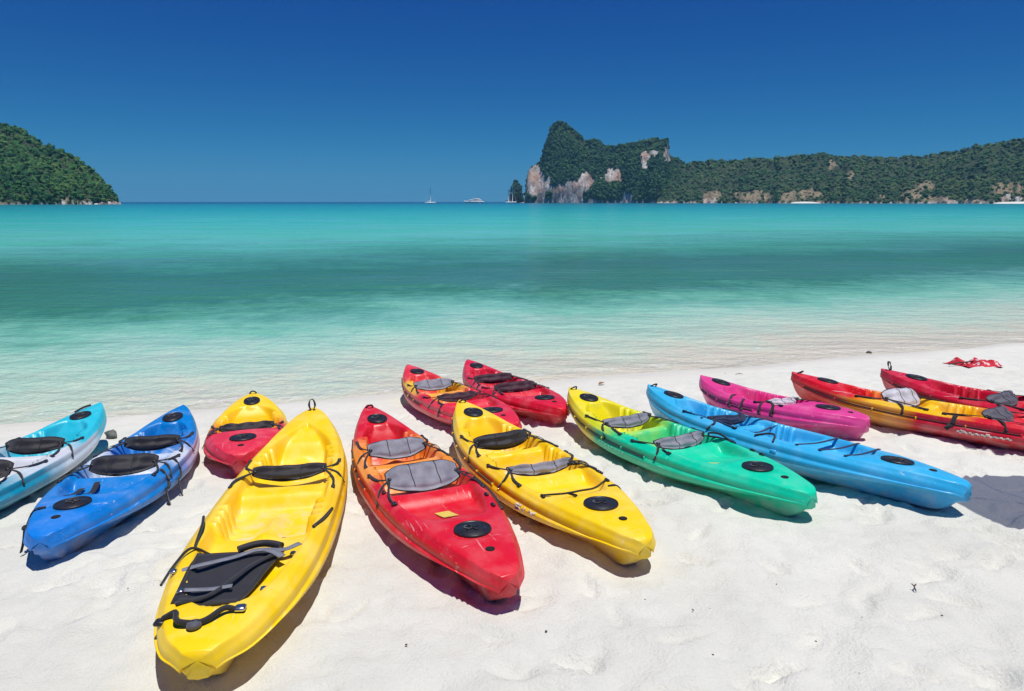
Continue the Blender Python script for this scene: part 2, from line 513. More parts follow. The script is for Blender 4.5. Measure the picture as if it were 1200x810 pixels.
    tag(o, "turquoise sea with a darker weedy band, calm and clear at the shore", kind="structure")
build_sea()

# ------------------------------------------------------------------ headlands and their forest
def leaf_material():
    t = NT("forest_foliage"); v = t.obj()
    a = t.new("ShaderNodeAttribute"); a.attribute_name = "tint"
    nz = t.noise(v, .55, 4, .65)
    dk = t.new("ShaderNodeHueSaturation"); dk.inputs["Value"].default_value = .6; t.link(a.outputs["Color"], dk.inputs["Color"])
    t.link(t.mix(t.rng(nz, .38, .62), dk.outputs[0], a.outputs["Color"]), t.b.inputs["Base Color"])
    t.set(Roughness=.75); t.b.inputs["Specular IOR Level"].default_value = .2
    t.link(t.bump(t.noise(v, .9, 4, .7), 1.0, 2.2), t.b.inputs["Normal"])
    return t.m
M_LEAF = leaf_material()

def land_material():
    t = NT("limestone_and_soil"); v = t.obj()
    a = t.new("ShaderNodeAttribute"); a.attribute_name = "rock"
    s = t.new("ShaderNodeAttribute"); s.attribute_name = "soil"
    n1 = t.noise(t.mapping(v, scale=(.05, .05, .022)), 1.0, 5, .65)
    n2 = t.noise(t.mapping(v, scale=(.22, .22, .05)), 1.0, 4, .6)
    n3 = t.noise(v, .035, 3, .6)
    rock = t.ramp(n1, [(.30, (.10, .105, .115, 1)), (.45, (.34, .32, .30, 1)), (.60, (.66, .62, .57, 1)), (.75, (.78, .74, .68, 1))])
    rock = t.mix(t.rng(n3, .45, .62, 0, .6), rock, (.52, .27, .16, 1))
    rock = t.mix(t.rng(n2, .56, .68, 0, .75), rock, (.09, .095, .10, 1))
    soil = t.ramp(n2, [(.35, (.13, .11, .06, 1)), (.55, (.30, .24, .15, 1)), (.7, (.40, .32, .22, 1))])
    gr = t.ramp(n1, [(.35, (.020, .040, .018, 1)), (.65, (.055, .085, .030, 1))])
    c = t.mix(s.outputs["Fac"], gr, soil)
    c = t.mix(a.outputs["Fac"], c, rock)
    t.link(c, t.b.inputs["Base Color"]); t.set(Roughness=.9)
    t.link(t.bump(t.math('ADD', n1, n2), 1.0, 5.0), t.b.inputs["Normal"])
    return t.m
M_LAND = land_material()

def ico(sub):
    import bmesh
    bm = bmesh.new(); bmesh.ops.create_icosphere(bm, subdivisions=sub, radius=1.0)
    V = np.array([v.co[:] for v in bm.verts]); Fc = np.array([[v.index for v in f.verts] for f in bm.faces]); bm.free()
    return V, Fc

RATIO_Y = ray(600, 236.5)[1]
def headland(name, label, ridge, D, depth, patches, soils, crown_px, count, tints, seed, prof_pow, rough_amp=1.0, r_back=1.6, base_rock=.006):
    px = np.arange(ridge[0][0], ridge[-1][0] + .1, 1.4)
    py = np.interp(px, [p[0] for p in ridge], [p[1] for p in ridge])
    py = py - 1.4 * vnoise(px * .21, px * 0 + .5, seed) - .7 * vnoise(px * .7, px * 0 + .3, seed + 3)
    Dp = np.interp(px, [p[0] for p in D], [p[1] for p in D])
    dep = np.interp(px, [p[0] for p in depth], [p[1] for p in depth])
    pw = np.interp(px, [p[0] for p in prof_pow], [p[1] for p in prof_pow])
    R = np.concatenate([np.linspace(0, .1, 8)[:-1], np.linspace(.1, 1, 46)[:-1], np.linspace(1, r_back, 14)])
    tanel = np.array([ray(a, b)[2] / ray(a, b)[1] for a, b in zip(px, py)])
    Yr = Dp + dep
    H = np.maximum(tanel * Yr + CAM_H - WATER_Z, .5)
    PX, RR = np.meshgrid(px, R)
    Y = Dp[None] + RR * dep[None]
    X = (PX - 600) / F_PX / RATIO_Y * Y
    bay = vnoise(PX * .035, PX * 0, seed + 7) * .16 * dep[None]
    bay = bay + vnoise(PX * .14, PX * 0, seed + 8) * .05 * dep[None]
    fall = np.where(RR <= 1, 1.0, 1 - sstep(1, r_back, RR) * .97)
    h = H[None] * np.minimum(RR, 1) ** pw[None] * fall
    h = np.maximum(h, 0)
    gully = fbm(X * .012, Y * .018, 4, seed)
    edge = sstep(0, .12, RR) * (1 - sstep(.86, 1.0, RR) * .8)
    h = h * (1 + .16 * rough_amp * gully * edge)
    Y2 = Y + bay * (1 - RR / r_back)
    X2 = (PX - 600) / F_PX / RATIO_Y * Y2
    Z = WATER_Z - 2.0 + h + 2.0 * sstep(0, .03, RR)
    # where in the view each point of the slope lies (only to say where the photograph shows bare rock)
    ce, se = math.cos(PITCH), math.sin(PITCH)
    dz = Z - CAM_H
    q = (dz * ce + Y2 * se) / (Y2 * ce - dz * se)
    PYv = 405 - q * F_PX
    def mask(lst):
        m = np.zeros_like(Z)
        for (a, b, c, d) in lst:
            wx = (PX + 2.5 * vnoise(PX * .3, PYv * .3, seed + 11) - (a + b) / 2) / ((b - a) / 2)
            wy = (PYv + 3.0 * vnoise(PX * .25, PYv * .25, seed + 12) - (c + d) / 2) / ((d - c) / 2)
            m = np.maximum(m, 1 - sstep(.75, 1.1, (np.abs(wx) ** 2.6 + np.abs(wy) ** 2.6) ** (1 / 2.6)))
        return np.where(RR <= 1.02, m, 0)
    rock = np.maximum(mask(patches), (h < H.max() * base_rock + 1.6 + 1.6 * vnoise(PX * .5, PX * 0 + .2, seed + 18)) * 1.0)
    rock = np.clip(rock, 0, 1); soil = mask(soils)
    # vertical flutes on bare rock
    Y2 = Y2 + rock * (3.0 * vnoise(PX * .9, PYv * .12, seed + 15) + 2.0 * vnoise(PX * 2.1, PYv * .3, seed + 16))
    o = mesh_obj(name, np.stack([X2, Y2, Z], -1), grid_faces(len(R), len(px)), M_LAND)
    for nm, arr in (("rock", rock), ("soil", soil)):
        at = o.data.attributes.new(nm, 'FLOAT', 'POINT'); at.data.foreach_set("value", arr.ravel().astype(np.float32))
    tag(o, label, kind="structure")
    # forest: one mass of crowns, as far-off woods are
    rg = np.random.default_rng(seed)
    V0, F0 = ico(1)
    hv = np.maximum(py.max() + 3 - py, 4)
    ci = rg.choice(len(px) - 1, size=count * 2, p=hv[:-1] / hv[:-1].sum())
    u = rg.random(count * 2)
    rr = np.where(rg.random(count * 2) < .9, u ** (1 / np.clip(pw[ci], .3, 1)) * 1.03, 1 + u * .25)
    ri = np.clip(np.searchsorted(R, rr) - 1, 0, len(R) - 2)
    fr = (rr - R[ri]) / (R[ri + 1] - R[ri]); fc = rg.random(len(ci))
    def bil(A): return (A[ri, ci] * (1 - fc) + A[ri, ci + 1] * fc) * (1 - fr) + (A[ri + 1, ci] * (1 - fc) + A[ri + 1, ci + 1] * fc) * fr
    keep = (bil(rock) < .35) & ((bil(soil) < .4) | (rg.random(len(ci)) < .22)) & (bil(h) > 2.0)
    idx = np.where(keep)[0][:count]
    P = np.stack([bil(X2), bil(Y2), bil(Z)], -1)[idx]
    dist = P[:, 1]
    size = crown_px * dist / F_PX * np.clip(np.exp(rg.normal(-.14, .36, len(idx))), .4, 1.6) * .5
    N = len(idx); nv = len(V0)
    jit = 1 + .30 * rg.standard_normal((N, nv))
    jit = np.clip(jit, .45, 1.75)
    ang = rg.uniform(0, 2 * np.pi, N); ca, sa = np.cos(ang), np.sin(ang)
    W = V0[None] * jit[..., None]
    Wx = W[..., 0] * ca[:, None] - W[..., 1] * sa[:, None]; Wy = W[..., 0] * sa[:, None] + W[..., 1] * ca[:, None]
    zs = rg.uniform(.7, 1.15, N)
    VV = np.stack([Wx * size[:, None] + P[:, 0:1], Wy * size[:, None] + P[:, 1:2], W[..., 2] * (size * zs)[:, None] + P[:, 2:3] + (size * .35)[:, None]], -1)
    FF = (F0[None] + (np.arange(N) * nv)[:, None, None]).reshape(-1, 3)
    fo = mesh_obj("forest", VV.reshape(-1, 3), FF, M_LEAF, o, smooth=False)
    fo["kind"] = "stuff"
    big = fbm(P[:, 0] * .02, P[:, 2] * .04 + P[:, 1] * .01, 3, seed + 20)
    k = np.clip(rg.random(N) * .75 + .25 * big + .12, 0, 1)[:, None]
    t0, t1, t2 = (np.array(c) for c in tints)
    c = np.where(k < .5, t0 + (t1 - t0) * (k * 2), t1 + (t2 - t1) * (k * 2 - 1))
    c = np.repeat(np.concatenate([c, np.ones((N, 1))], 1), nv, axis=0)
    at = fo.data.attributes.new("tint", 'FLOAT_COLOR', 'POINT'); at.data.foreach_set("color", c.astype(np.float32).ravel())
    return o

GREENS = ((.028, .112, .046), (.062, .205, .056), (.165, .300, .080))
headland("wooded_headland", "dense green wooded headland falling steeply to the sea",
         [(-190, 100), (-110, 112), (-40, 132), (0, 145), (30, 152), (55, 167), (92, 185), (104, 192), (117, 203), (128, 217), (136, 229), (140, 237), (141, 239)],
         [(-190, 620), (141, 700)], [(-190, 170), (0, 150), (100, 80), (141, 14)], [], [(70, 90, 231, 236), (102, 110, 233, 237)],
         4.5, 6400, GREENS, 31, [(-190, .7), (141, .7)], .8)
headland("limestone_headland", "steep limestone headland with pale cliff faces and forest on top",
         [(609, 239), (615, 236), (616.5, 208), (620, 198), (629, 191), (633, 190), (637, 172), (642, 158), (646, 147), (652, 143), (660, 143), (668, 149), (678, 158), (688, 166), (694, 162), (700, 165),
          (708, 173), (720, 171), (735, 168), (750, 165), (765, 163.5), (779, 166), (781.5, 185), (790, 187), (800, 193), (830, 198), (870, 215), (900, 236)],
         [(609, 1500), (900, 1400)], [(609, 40), (640, 90), (700, 120), (780, 120), (900, 60)],
         [(616, 636, 188, 232), (628, 641, 205, 237), (645, 670, 216, 238), (660, 684, 210, 238), (676, 693, 201, 226), (640, 647, 205, 224), (707, 729, 197, 214), (748, 759, 176, 199), (759, 769, 174, 185), (775, 783, 168, 192), (729, 741, 224, 237), (690, 696, 208, 216), (699, 704, 207, 213)],
         [], 2.9, 8600, ((.018, .074, .046), (.042, .130, .056), (.100, .200, .066)), 57, [(609, .5), (690, .55), (790, .6), (900, .7)], .7)
headland("forested_ridge", "long forested ridge with tan rocky slopes above the far shore",
         [(770, 232), (785, 205), (800, 194), (815, 190), (840, 190.5), (870, 190), (900, 187), (945, 185), (960, 183), (1000, 184.5), (1040, 186), (1080, 183), (1110, 178), (1135, 171), (1160, 167), (1200, 164), (1260, 155), (1330, 148), (1420, 140)],
         [(770, 1330), (1000, 1150), (1200, 980), (1420, 860)], [(770, 230), (1420, 280)],
         [(1168, 1200, 229, 237), (1100, 1160, 234, 238), (820, 842, 232, 237)],
         [(823, 845, 222, 236), (858, 905, 224, 236), (913, 935, 224, 237), (987, 998, 201, 211), (966, 978, 187, 201), (1056, 1080, 222, 236), (1070, 1096, 213, 224), (1160, 1200, 213, 229), (1030, 1040, 228, 236), (935, 965, 222, 233), (1080, 1110, 230, 237)],
         3.3, 10800, ((.036, .108, .056), (.080, .186, .066), (.190, .270, .092)), 83, [(770, .8), (1420, .9)], 1.0)
headland("rock_islet", "small wooded rock islet off the cliff foot",
         [(595.5, 239), (597, 226), (600, 217), (604, 212.5), (608, 216), (611, 225), (613, 239)],
         [(595, 1620), (613, 1620)], [(595, 24), (613, 24)], [(595, 600, 218, 238)], [], 3.6, 220, ((.016, .054, .036), (.034, .09, .042), (.07, .13, .05)), 101, [(595, .5), (613, .5)], .5)

def strand(name, label, pxa, pxb, Y):
    a = at_distance(pxa, 238.4, Y); b = at_distance(pxb, 238.4, Y)
    n = 30; v = []
    for i in range(n):
        u = i / (n - 1); wd = math.sin(u * math.pi) ** .4
        x = a.x + (b.x - a.x) * u
        v += [(x, Y - 4 * wd + random.uniform(-.6, .6), WATER_Z - .3), (x, Y + 3, WATER_Z + 1.1 * wd), (x, Y + 14, WATER_Z + 2.6 * wd + .2)]
    return tag(mesh_obj(name, np.array(v), grid_faces(n, 3), SAND.m), label, kind="structure")
strand("cove_beach", "strip of white sand at the foot of the forested ridge", 930, 963, 1178)
strand("cove_beach", "pale sand strip at the foot of the brown slopes", 1172, 1240, 955)
strand("cove_beach", "short pale sand patch under the wooded headland", 104, 111, 692)

# ------------------------------------------------------------------ kayaks
class Shape:
    """sit-on-top kayak: t runs 0 (bow) .. 1 (stern), v across, z up from the keel"""
    def __init__(s, L, B, style):
        s.L, s.B, s.style = L, B, style
        s.hatches = []
        if style == 'double':
            s.bt = [0, .012, .04, .09, .16, .25, .35, .47, .58, .68, .78, .87, .94, .98, 1]
            s.bv = [.05, .13, .27, .45, .64, .82, .94, 1.0, 1.0, .95, .82, .62, .41, .27, .12]
            s.zst = [0, .05, .12, .22, .40, .60, .80, .93, 1]
            s.zsv = [.43, .40, .36, .32, .29, .28, .272, .258, .242]
            s.ft = [.155, .175, .20, .275, .30, .335, .365, .385, .405, .425, .49, .515, .55, .58, .60, .62, .645, .735, .785]
            s.fv = [.35, .26, .085, .07, .145, .145, .155, .235, .225, .08, .07, .15, .15, .165, .24, .225, .175, .225, .28]
            s.gt = [.135, .155, .185, .23, .30, .62, .70, .76, .785, .80]
            s.gv = [.05, .55, .88, .97, 1, 1, .97, .88, .70, .1]
            s.ribs = [(.205, .290, 4), (.425, .505, 4)]
            s.crown = ([0, .1, .17, .22, .76, .80, .9, 1], [.012, .035, .03, 0, 0, .018, .02, .006])
            s.hatches = [(.118, .112, .090), (.845, .112, .112)]
            s.drain = .925
            s.seats = (.34, .555)
        elif style == 'single':
            s.bt = [0, .015, .05, .12, .22, .35, .48, .60, .72, .83, .91, .97, 1]
            s.bv = [.06, .16, .35, .60, .82, .97, 1.0, .99, .92, .76, .56, .36, .14]
            s.zst = [0, .06, .14, .26, .45, .65, .82, .94, 1]
            s.zsv = [.40, .375, .34, .305, .28, .275, .275, .265, .25]
            s.ft = [.21, .24, .28, .42, .46, .54, .575, .60, .635, .655]
            s.fv = [.32, .24, .095, .085, .15, .15, .16, .225, .245, .27]
            s.gt = [.19, .215, .26, .33, .58, .63, .655, .67]
            s.gv = [.05, .6, .9, 1, 1, .95, .75, .1]
            s.ribs = [(.29, .43, 4)]
            s.crown = ([0, .14, .22, .28, .60, .68, .85, 1], [.012, .035, .02, 0, 0, .030, .02, .006])
            s.hatches = [(.145, .115, .085), (.80, .115, .115)]
            s.drain = .915
            s.seats = (.52,)
        else:                                     # big smooth-decked tandem
            s.bt = [0, .012, .04, .10, .18, .28, .40, .52, .64, .75, .85, .92, .97, 1]
            s.bv = [.06, .16, .33, .56, .76, .90, .98, 1.0, .985, .93, .80, .63, .43, .16]
            s.zst = [0, .05, .12, .22, .40, .60, .80, .93, 1]
            s.zsv = [.46, .43, .38, .335, .295, .28, .275, .265, .25]
            s.ft = [.13, .17, .22, .30, .33, .39, .42, .45, .48, .60, .635, .69, .715, .735, .80, .86, .91]
            s.fv = [.38, .31, .14, .12, .175, .175, .225, .22, .115, .10, .16, .16, .20, .215, .205, .215, .26]
            s.gt = [.11, .14, .20, .28, .72, .80, .87, .905, .915]
            s.gv = [.05, .5, .86, .95, .96, .90, .80, .5, .1]
            s.ribs = [(.225, .325, 4), (.53, .635, 4)]
            s.crown = ([0, .1, .17, .24, .86, .92, 1], [.015, .04, .025, 0, 0, .02, .008])
            s.drain = None
            s.seats = (.37, .66)
    def b(s, t): return pchip(s.bt, s.bv, t) * s.B / 2
    def zs(s, t): return pchip(s.zst, s.zsv, t)
    def zk(s, t): return pchip([0, .012, .035, .07, .13, .22, .40, .75, .90, .945, .965, .982, 1], [.34, .24, .15, .08, .03, .006, 0, 0, .004, .014, .05, .10, .12], t)
    def zc(s, t): return pchip([0, .03, .08, .16, .28, .45, .62, .78, .88, .95, 1], [.34, .27, .21, .155, .115, .095, .10, .12, .140, .150, .152], t)
    def kb(s, t): return pchip([0, .03, .1, .25, .45, .6, .75, .88, .96, 1], [.006, .016, .05, .17, .23, .23, .17, .085, .056, .046], t) * s.B / .82
    def ck(s, t): return pchip([0, .05, .15, .3, .5, .7, .85, .95, 1], [.75, .90, 1.0, 1.06, 1.075, 1.075, 1.06, 1.02, .98], t)
    def deck(s, t, v):
        t = np.asarray(t, float); v = np.asarray(v, float)
        b = s.b(t); sv = np.clip(np.abs(v) / np.maximum(b, 1e-4), 0, 1); a = np.abs(v)
        zs = s.zs(t)
        zb = zs + np.interp(t, *s.crown) * (1 - sv ** 2) - .034 * sstep(.82, 1, sv) ** 2 - .010 * sstep(.982, 1, t) ** 2
        wc = np.maximum(b - .062 - .012 * sstep(.6, .8, t), .02) * pchip(s.gt, s.gv, t)
        inside = (t > s.gt[0]) & (t < s.gt[-1])
        wc = np.where(inside, wc, -1.0)
        zf = np.minimum(pchip(s.ft, s.fv, t), zs + .02)
        c = np.clip(a / np.maximum(wc, .05), 0, 1)
        for r0, r1, n in s.ribs:                  # foot-brace ribs: the side walls are corrugated there
            ph = (t - r0) / (r1 - r0) * n
            rib = np.exp(-((ph % 1 - .5) / .20) ** 4) * ((ph > 0) & (ph < n))
            wc = wc - .050 * rib
        seat = np.zeros_like(zf)
        for q in s.seats: seat = np.maximum(seat, np.exp(-((t - q) / .035) ** 2))
        zf = zf + .055 * seat * c ** 2 - .012 * seat
        foot = np.zeros_like(zf)
        for r0, r1, n in s.ribs: foot = np.maximum(foot, sstep(r0 - .03, r0, t) * (1 - sstep(r1 - .005, r1 + .03, t)))
        zf = zf + foot * (.045 * np.exp(-(a / .055) ** 2) + .03 * sstep(.7, 1.0, c))
        wall = .042
        m = sstep(0, 1, (wc - a) / wall)
        z = zb * (1 - m) + np.minimum(zf, zb) * m
        for q, ra, rb in s.hatches:
            dx = (t - q) * s.L
            rr = np.sqrt((dx / (ra + .02)) ** 2 + (v / (rb + .02)) ** 2)
            zc = s.hatch_plane(q)
            zp = zc[0] + zc[1] * dx
            k = 1 - sstep(.92, 1.22, rr)
            z = z * (1 - k) + (zp - .006) * k
        return z
    def hatch_plane(s, q):
        z0 = float(s.zs(q) + np.interp(q, *s.crown)) - .004
        e = .03
        g = float(s.zs(q + e) + np.interp(q + e, *s.crown) - s.zs(q - e) - np.interp(q - e, *s.crown)) / (2 * e * s.L)
        return z0, g
    def x(s, t): return (0.5 - t) * s.L
    def P(s, t, v, up=0.0):
        return Vector((s.x(t), v, float(s.deck(np.array([t]), np.array([v]))[0]) + up))
    def rim(s, t, side, up=0.0, inset=.03):
        return s.P(t, side * (float(s.b(t)) - inset), up)
    def hull_side(s, t, side, q):
        """point on the hull side: q 0 gunwale .. 1 chine"""
        b = float(s.b(t)); zs = float(s.zs(t)); zc = float(s.zc(t)); k = float(s.ck(t))
        z0 = zs - .034 - .053
        qq = max(0.0, q); y = (b + .0085) * (1 - qq ** 1.3) + b * k * qq ** 1.3 + .014 * math.sin(math.pi * min(1, qq * 1.1)) * min(1, b / .15)
        zc = min(zc, zs - .034 - .060)
        return Vector((s.x(t), side * y, z0 * (1 - q) + (zc + .03) * q))

def build_hull(s, mat, parent):
    tn = np.unique(np.concatenate([np.linspace(0, .06, 14), np.linspace(.06, .94, 236), np.linspace(.94, 1, 20)]))
    nd = 61
    sd = np.linspace(-1, 1, nd)
    b = s.b(tn); zs = s.zs(tn); zk = s.zk(tn); zc = s.zc(tn); kb = np.minimum(s.kb(tn), b * .8); ck = s.ck(tn)
    T, S = np.meshgrid(tn, sd, indexing='ij')
    V = S * b[:, None]
    Z = s.deck(T, V)
    rows = [np.stack([s.x(T), V, Z], -1)]
    zg = Z[:, -1]
    zc = np.minimum(zc, zg - .060); zk = np.minimum(zk, zc - .006); zc = np.maximum(zc, zk + .004)
    side = []
    def sec(y, z): side.append(np.stack([s.x(tn), y, z], -1))
    sec(b + .0045, zg - .009); sec(b + .0075, zg - .020); sec(b + .0090, zg - .032); sec(b + .0085, zg - .044); sec(b + .0085, zg - .053)
    z0 = zg - .053
    for q in (.15, .3, .45, .6, .75, .88):
        y = (b + .0085) * (1 - q ** 1.3) + b * ck * q ** 1.3 + .014 * math.sin(math.pi * min(1, q * 1.1)) * np.minimum(1, b / .15)
        sec(y, z0 * (1 - q) + (zc + .03) * q)
    sec(b * ck, zc + .03); sec(b * ck - .010, zc + .012); sec(b * ck - .03 * np.minimum(1, b / .2), zc)
    yA = b * ck - .03 * np.minimum(1, b / .2)
    pe = pchip([0, .1, .3, .6, .78, .9, 1], [1.0, 1.1, .85, .85, 1.5, 3.6, 4.0], tn)
    for q in (.15, .3, .45, .6, .75, .88, 1.0):
        y = yA * (1 - q) + kb * q
        z = zc - (zc - zk - .006) * q ** pe
        sec(y, z)
    sec(kb * .85, zk + .002); sec(kb * .45, zk); 
    right = np.stack(side, 1)
    keel = np.stack([s.x(tn), 0 * tn, zk - .004], -1)[:, None]
    left = right[:, ::-1].copy(); left[..., 1] *= -1
    ring = np.concatenate([rows[0], right, keel, left], 1)
    nr, nc, _ = ring.shape
    faces = grid_faces(nr, nc, True)[:, ::-1]
    verts = ring.reshape(-1, 3)
    o = mesh_obj("hull", np.concatenate([verts, ring[0].mean(0)[None], ring[-1].mean(0)[None]]),
                 np.concatenate([faces]), mat, parent)
    import bmesh
    bm = bmesh.new(); bm.from_mesh(o.data); bm.verts.ensure_lookup_table()
    a = nr * nc
    for k in range(nc):
        f = bm.faces.new((bm.verts[a], bm.verts[k], bm.verts[(k + 1) % nc])); f.smooth = True
        e = (nr - 1) * nc
        f = bm.faces.new((bm.verts[a + 1], bm.verts[e + (k + 1) % nc], bm.verts[e + k])); f.smooth = True
    bmesh.ops.recalc_face_normals(bm, faces=bm.faces)
    bm.to_mesh(o.data); bm.free()
    sidev = np.zeros((nr, nc), np.float32); sidev[:, nd:] = 1.0
    sidev = np.concatenate([sidev.ravel(), [1, 1]]).astype(np.float32)
    at = o.data.attributes.new("side", 'FLOAT', 'POINT'); at.data.foreach_set("value", sidev)
    return o

def frame(o, xdir, zdir):
    z = Vector(zdir).normalized(); x = Vector(xdir); x = (x - z * x.dot(z)).normalized(); y = z.cross(x)
    return Matrix(((x.x, y.x, z.x, o[0]), (x.y, y.y, z.y, o[1]), (x.z, y.z, z.z, o[2]), (0, 0, 0, 1)))

def add_hatch(s, q, ra, rb, root):
    z0, g = s.hatch_plane(q)
    M = frame((s.x(q), 0, z0 - .010), (1, 0, -g), (g, 0, 1))
    m = MB()
    m.lathe([(1.0, 0), (1.02, .010), (1.0, .018), (.93, .020), (.90, .014), (.87, .013), (.84, .017), (.3, .020), (.02, .021)], 40, M, ra, rb)
    h = m.build("hatch_cover", M_BLACK2, root)
    k = MB()
    for a in (0, math.pi / 2):
        R = M @ Matrix.Rotation(a + .4, 4, 'Z')
        k.box((0, 0, .023), (ra * .8, .018, .012), R, .004)
    k.build("grip", M_BLACK, h)
    lg = MB()                                         # raised maker's emblem
    R = M @ Matrix.Rotation(.9, 4, 'Z')
    lg.ribbon([R @ Vector(p) for p in ((.018, -.03, .0225), (.03, -.01, .023), (.045, -.014, .023), (.05, .01, .023), (.034, .022, .023), (.02, .012, .0225))], .009, .003, 3)
    lg.build("emblem", M_PADDGREY, h)
    return h

def ribbon_part(name, pts, w, mat, parent, th=.004, side=None, smooth=5, twist=0.0):
    m = MB(); m.ribbon(pts, w, th, smooth, side, twist); return m.build(name, mat, parent, smooth=True)
def tube_part(name, pts, r, mat, parent, smooth=5, n=6):
    m = MB(); m.tube(pts, r, n, smooth); return m.build(name, mat, parent)

def add_backrest(s, root, t, mat, W=.46, H=.22, lean=-29, yaw=0.0, dz=0.0, vy=0.0, straps=True, curve=.08, strapmat=None, tails=True):
    """padded, curved backrest clipped to the cockpit rims with four webbing straps"""
    na, nc = 29, 13
    z0 = float(s.zs(t)) - .035 + dz
    le = math.radians(lean); yw = math.radians(yaw)
    front = []; rear = []
    for i in range(na):
        a = -1 + 2 * i / (na - 1)
        hh = H * (1 - .52 * abs(a) ** 3.2)
        for j in range(nc):
            c = j / (nc - 1)
            up = hh * (c - .30)
            if le < 0: up = hh * (c - .12)
            bulge = .044 * (max(0.0, math.sin(math.pi * c)) ** .6) * (1 - abs(a) ** 4) * (.62 + .38 * abs(math.cos(1.5 * math.pi * a)) ** .5) + .005
            x = -up * math.sin(le) + curve * (abs(a) ** 2.0)
            z = z0 + up * math.cos(le) + .025 * a * a
            y = a * W / 2 + vy
            rip = 0.0; fold = .010 * math.sin(c * math.pi * 3.2 + 1.2 * a * a + vy) * (1 - a ** 4) + .005 * math.sin(a * 9 + c * 4 + t * 40)
            nx, nz = math.cos(le), math.sin(le)
            front.append(Vector((x + nx * (bulge + rip), y, z + nz * (bulge + rip))))
            rear.append(Vector((x - nx * (bulge + fold), y, z - nz * (bulge + fold))))
    R = Matrix.Rotation(yw, 3, 'Z'); o = Vector((s.x(t), 0, 0))
    vs = [R @ p + o for p in front + rear]
    fs = [tuple(q) for q in grid_faces(na, nc)]
    n0 = na * nc
    fs2 = [tuple(n0 + k for k in reversed(q)) for q in fs]
    rim = [i * nc for i in range(na)] + [(na - 1) * nc + j for j in range(1, nc)] + [i * nc + nc - 1 for i in range(na - 2, -1, -1)] + [j for j in range(nc - 2, 0, -1)]
    fs3 = [(rim[k], rim[(k + 1) % len(rim)], n0 + rim[(k + 1) % len(rim)], n0 + rim[k]) for k in range(len(rim))]
    bk = mesh_obj("backrest", vs, fs + fs2 + [tuple(reversed(f)) for f in fs3], mat, root)
    pe = MB()                                          # dark piping round the pad
    loop = [(vs[k] + vs[n0 + k]) / 2 for k in rim]
    pe.tube(loop + [loop[0]], .006, 6, 0)
    pe.build("piping", M_STRAP, bk)
    for q in (-.34, .34):                              # stitched seams dividing the pad
        i = int(round((q + 1) / 2 * (na - 1)))
        up_ = R @ Vector((-math.cos(le), 0, -math.sin(le))) * .0015
        tube_part("seam", [vs[n0 + i * nc + j] + up_ for j in range(1, nc - 1)], .0035, M_STRAP, bk, smooth=0, n=5)
    if straps:
        sm = strapmat or M_STRAP
        rj = random.Random(int(s.L * 1000) + int(t * 1000))
        for sd in (-1, 1):
            i = na - 2 if sd > 0 else 1
            e = (vs[i * nc + nc // 2] + vs[n0 + i * nc + nc // 2]) / 2
            tf = max(t - rj.uniform(.07, .12), .06); tg = min(t + rj.uniform(.05, .09), .93)
            f = s.rim(tf, sd, .006, .030); g = s.rim(tg, sd, .006, .040)
            m1 = s.rim(tf * .5 + t * .5, sd, .010, .055)
            m1.z = max(m1.z, (e.z + f.z) / 2)
            ribbon_part("strap", [e, m1, f], .019, sm, bk, th=.005, twist=rj.uniform(-.7, .7))
            m2 = s.rim(tg * .5 + t * .5, sd, .010, .055)
            m2.z = max(m2.z, (e.z + g.z) / 2)
            ribbon_part("strap", [e, m2, g], .017, sm, bk, th=.005, twist=rj.uniform(-.7, .7))
            m = MB(); m.box(e, (.055, .030, .030), None, .006); m.build("buckle", M_BLACK2, bk)
            for p in (f, g):
                m = MB(); m.box(p, (.045, .026, .016), None, .004); m.build("strap_anchor", M_BLACK2, bk)
            if tails:                                  # loose strap tail
                q = s.rim(t + rj.uniform(-.01, .02), sd, .012, .03); q2 = s.hull_side(t + rj.uniform(.0, .04), sd, -.12) + Vector((0, sd * .012, .0))
                ribbon_part("strap_tail", [e, q, q2], .022, sm, bk, th=.004, side=(1, 0, 0))
    return bk

def add_side_strap(s, root, t, side, q=.6, w=.028, mat=None, dt=.02, inner=.10, to_sand=False):
    pts = [s.rim(t, side, .006, inner), s.rim(t + dt * .2, side, .008, .03), s.hull_side(t + dt * .3, side, -.14) + Vector((0, side * .012, 0))]
    n = 4
    for i in range(n + 1):
        u = i / n; pts.append(s.hull_side(t + dt * (.3 + .7 * u), side, q * u) + Vector((0, side * .010, 0)))
    if to_sand:
        e = pts[-1]; pts += [e + Vector((-.01, side * .01, -.08)), e + Vector((-.015, side * .03, -.15))]
    return ribbon_part("strap", pts, w, mat or M_STRAP, root, th=.005, side=(1, 0, 0), smooth=4)

def add_scrawl(s, root, side, t0, t1, q0, q1, strokes, mat=None, r=.006):
    """hand-painted marks on the hull side; strokes in a 0..1 box, left to right as read"""
    for st in strokes:
        pts = []
        for (u, w) in st:
            uu = u if side < 0 else u
            t = t1 + (t0 - t1) * (1 - uu)
            p = s.hull_side(t, side, q0 + (q1 - q0) * (1 - w)) + Vector((0, side * .008, 0)); pts.append(p)
        m = MB(); m.ribbon(pts, r * 2, .004, 3, side=(0, side * .2, 1) if abs(st[0][1] - st[-1][1]) < .3 else (1, 0, 0)); m.build("painted_mark", mat or M_WHITEPAINT, root)

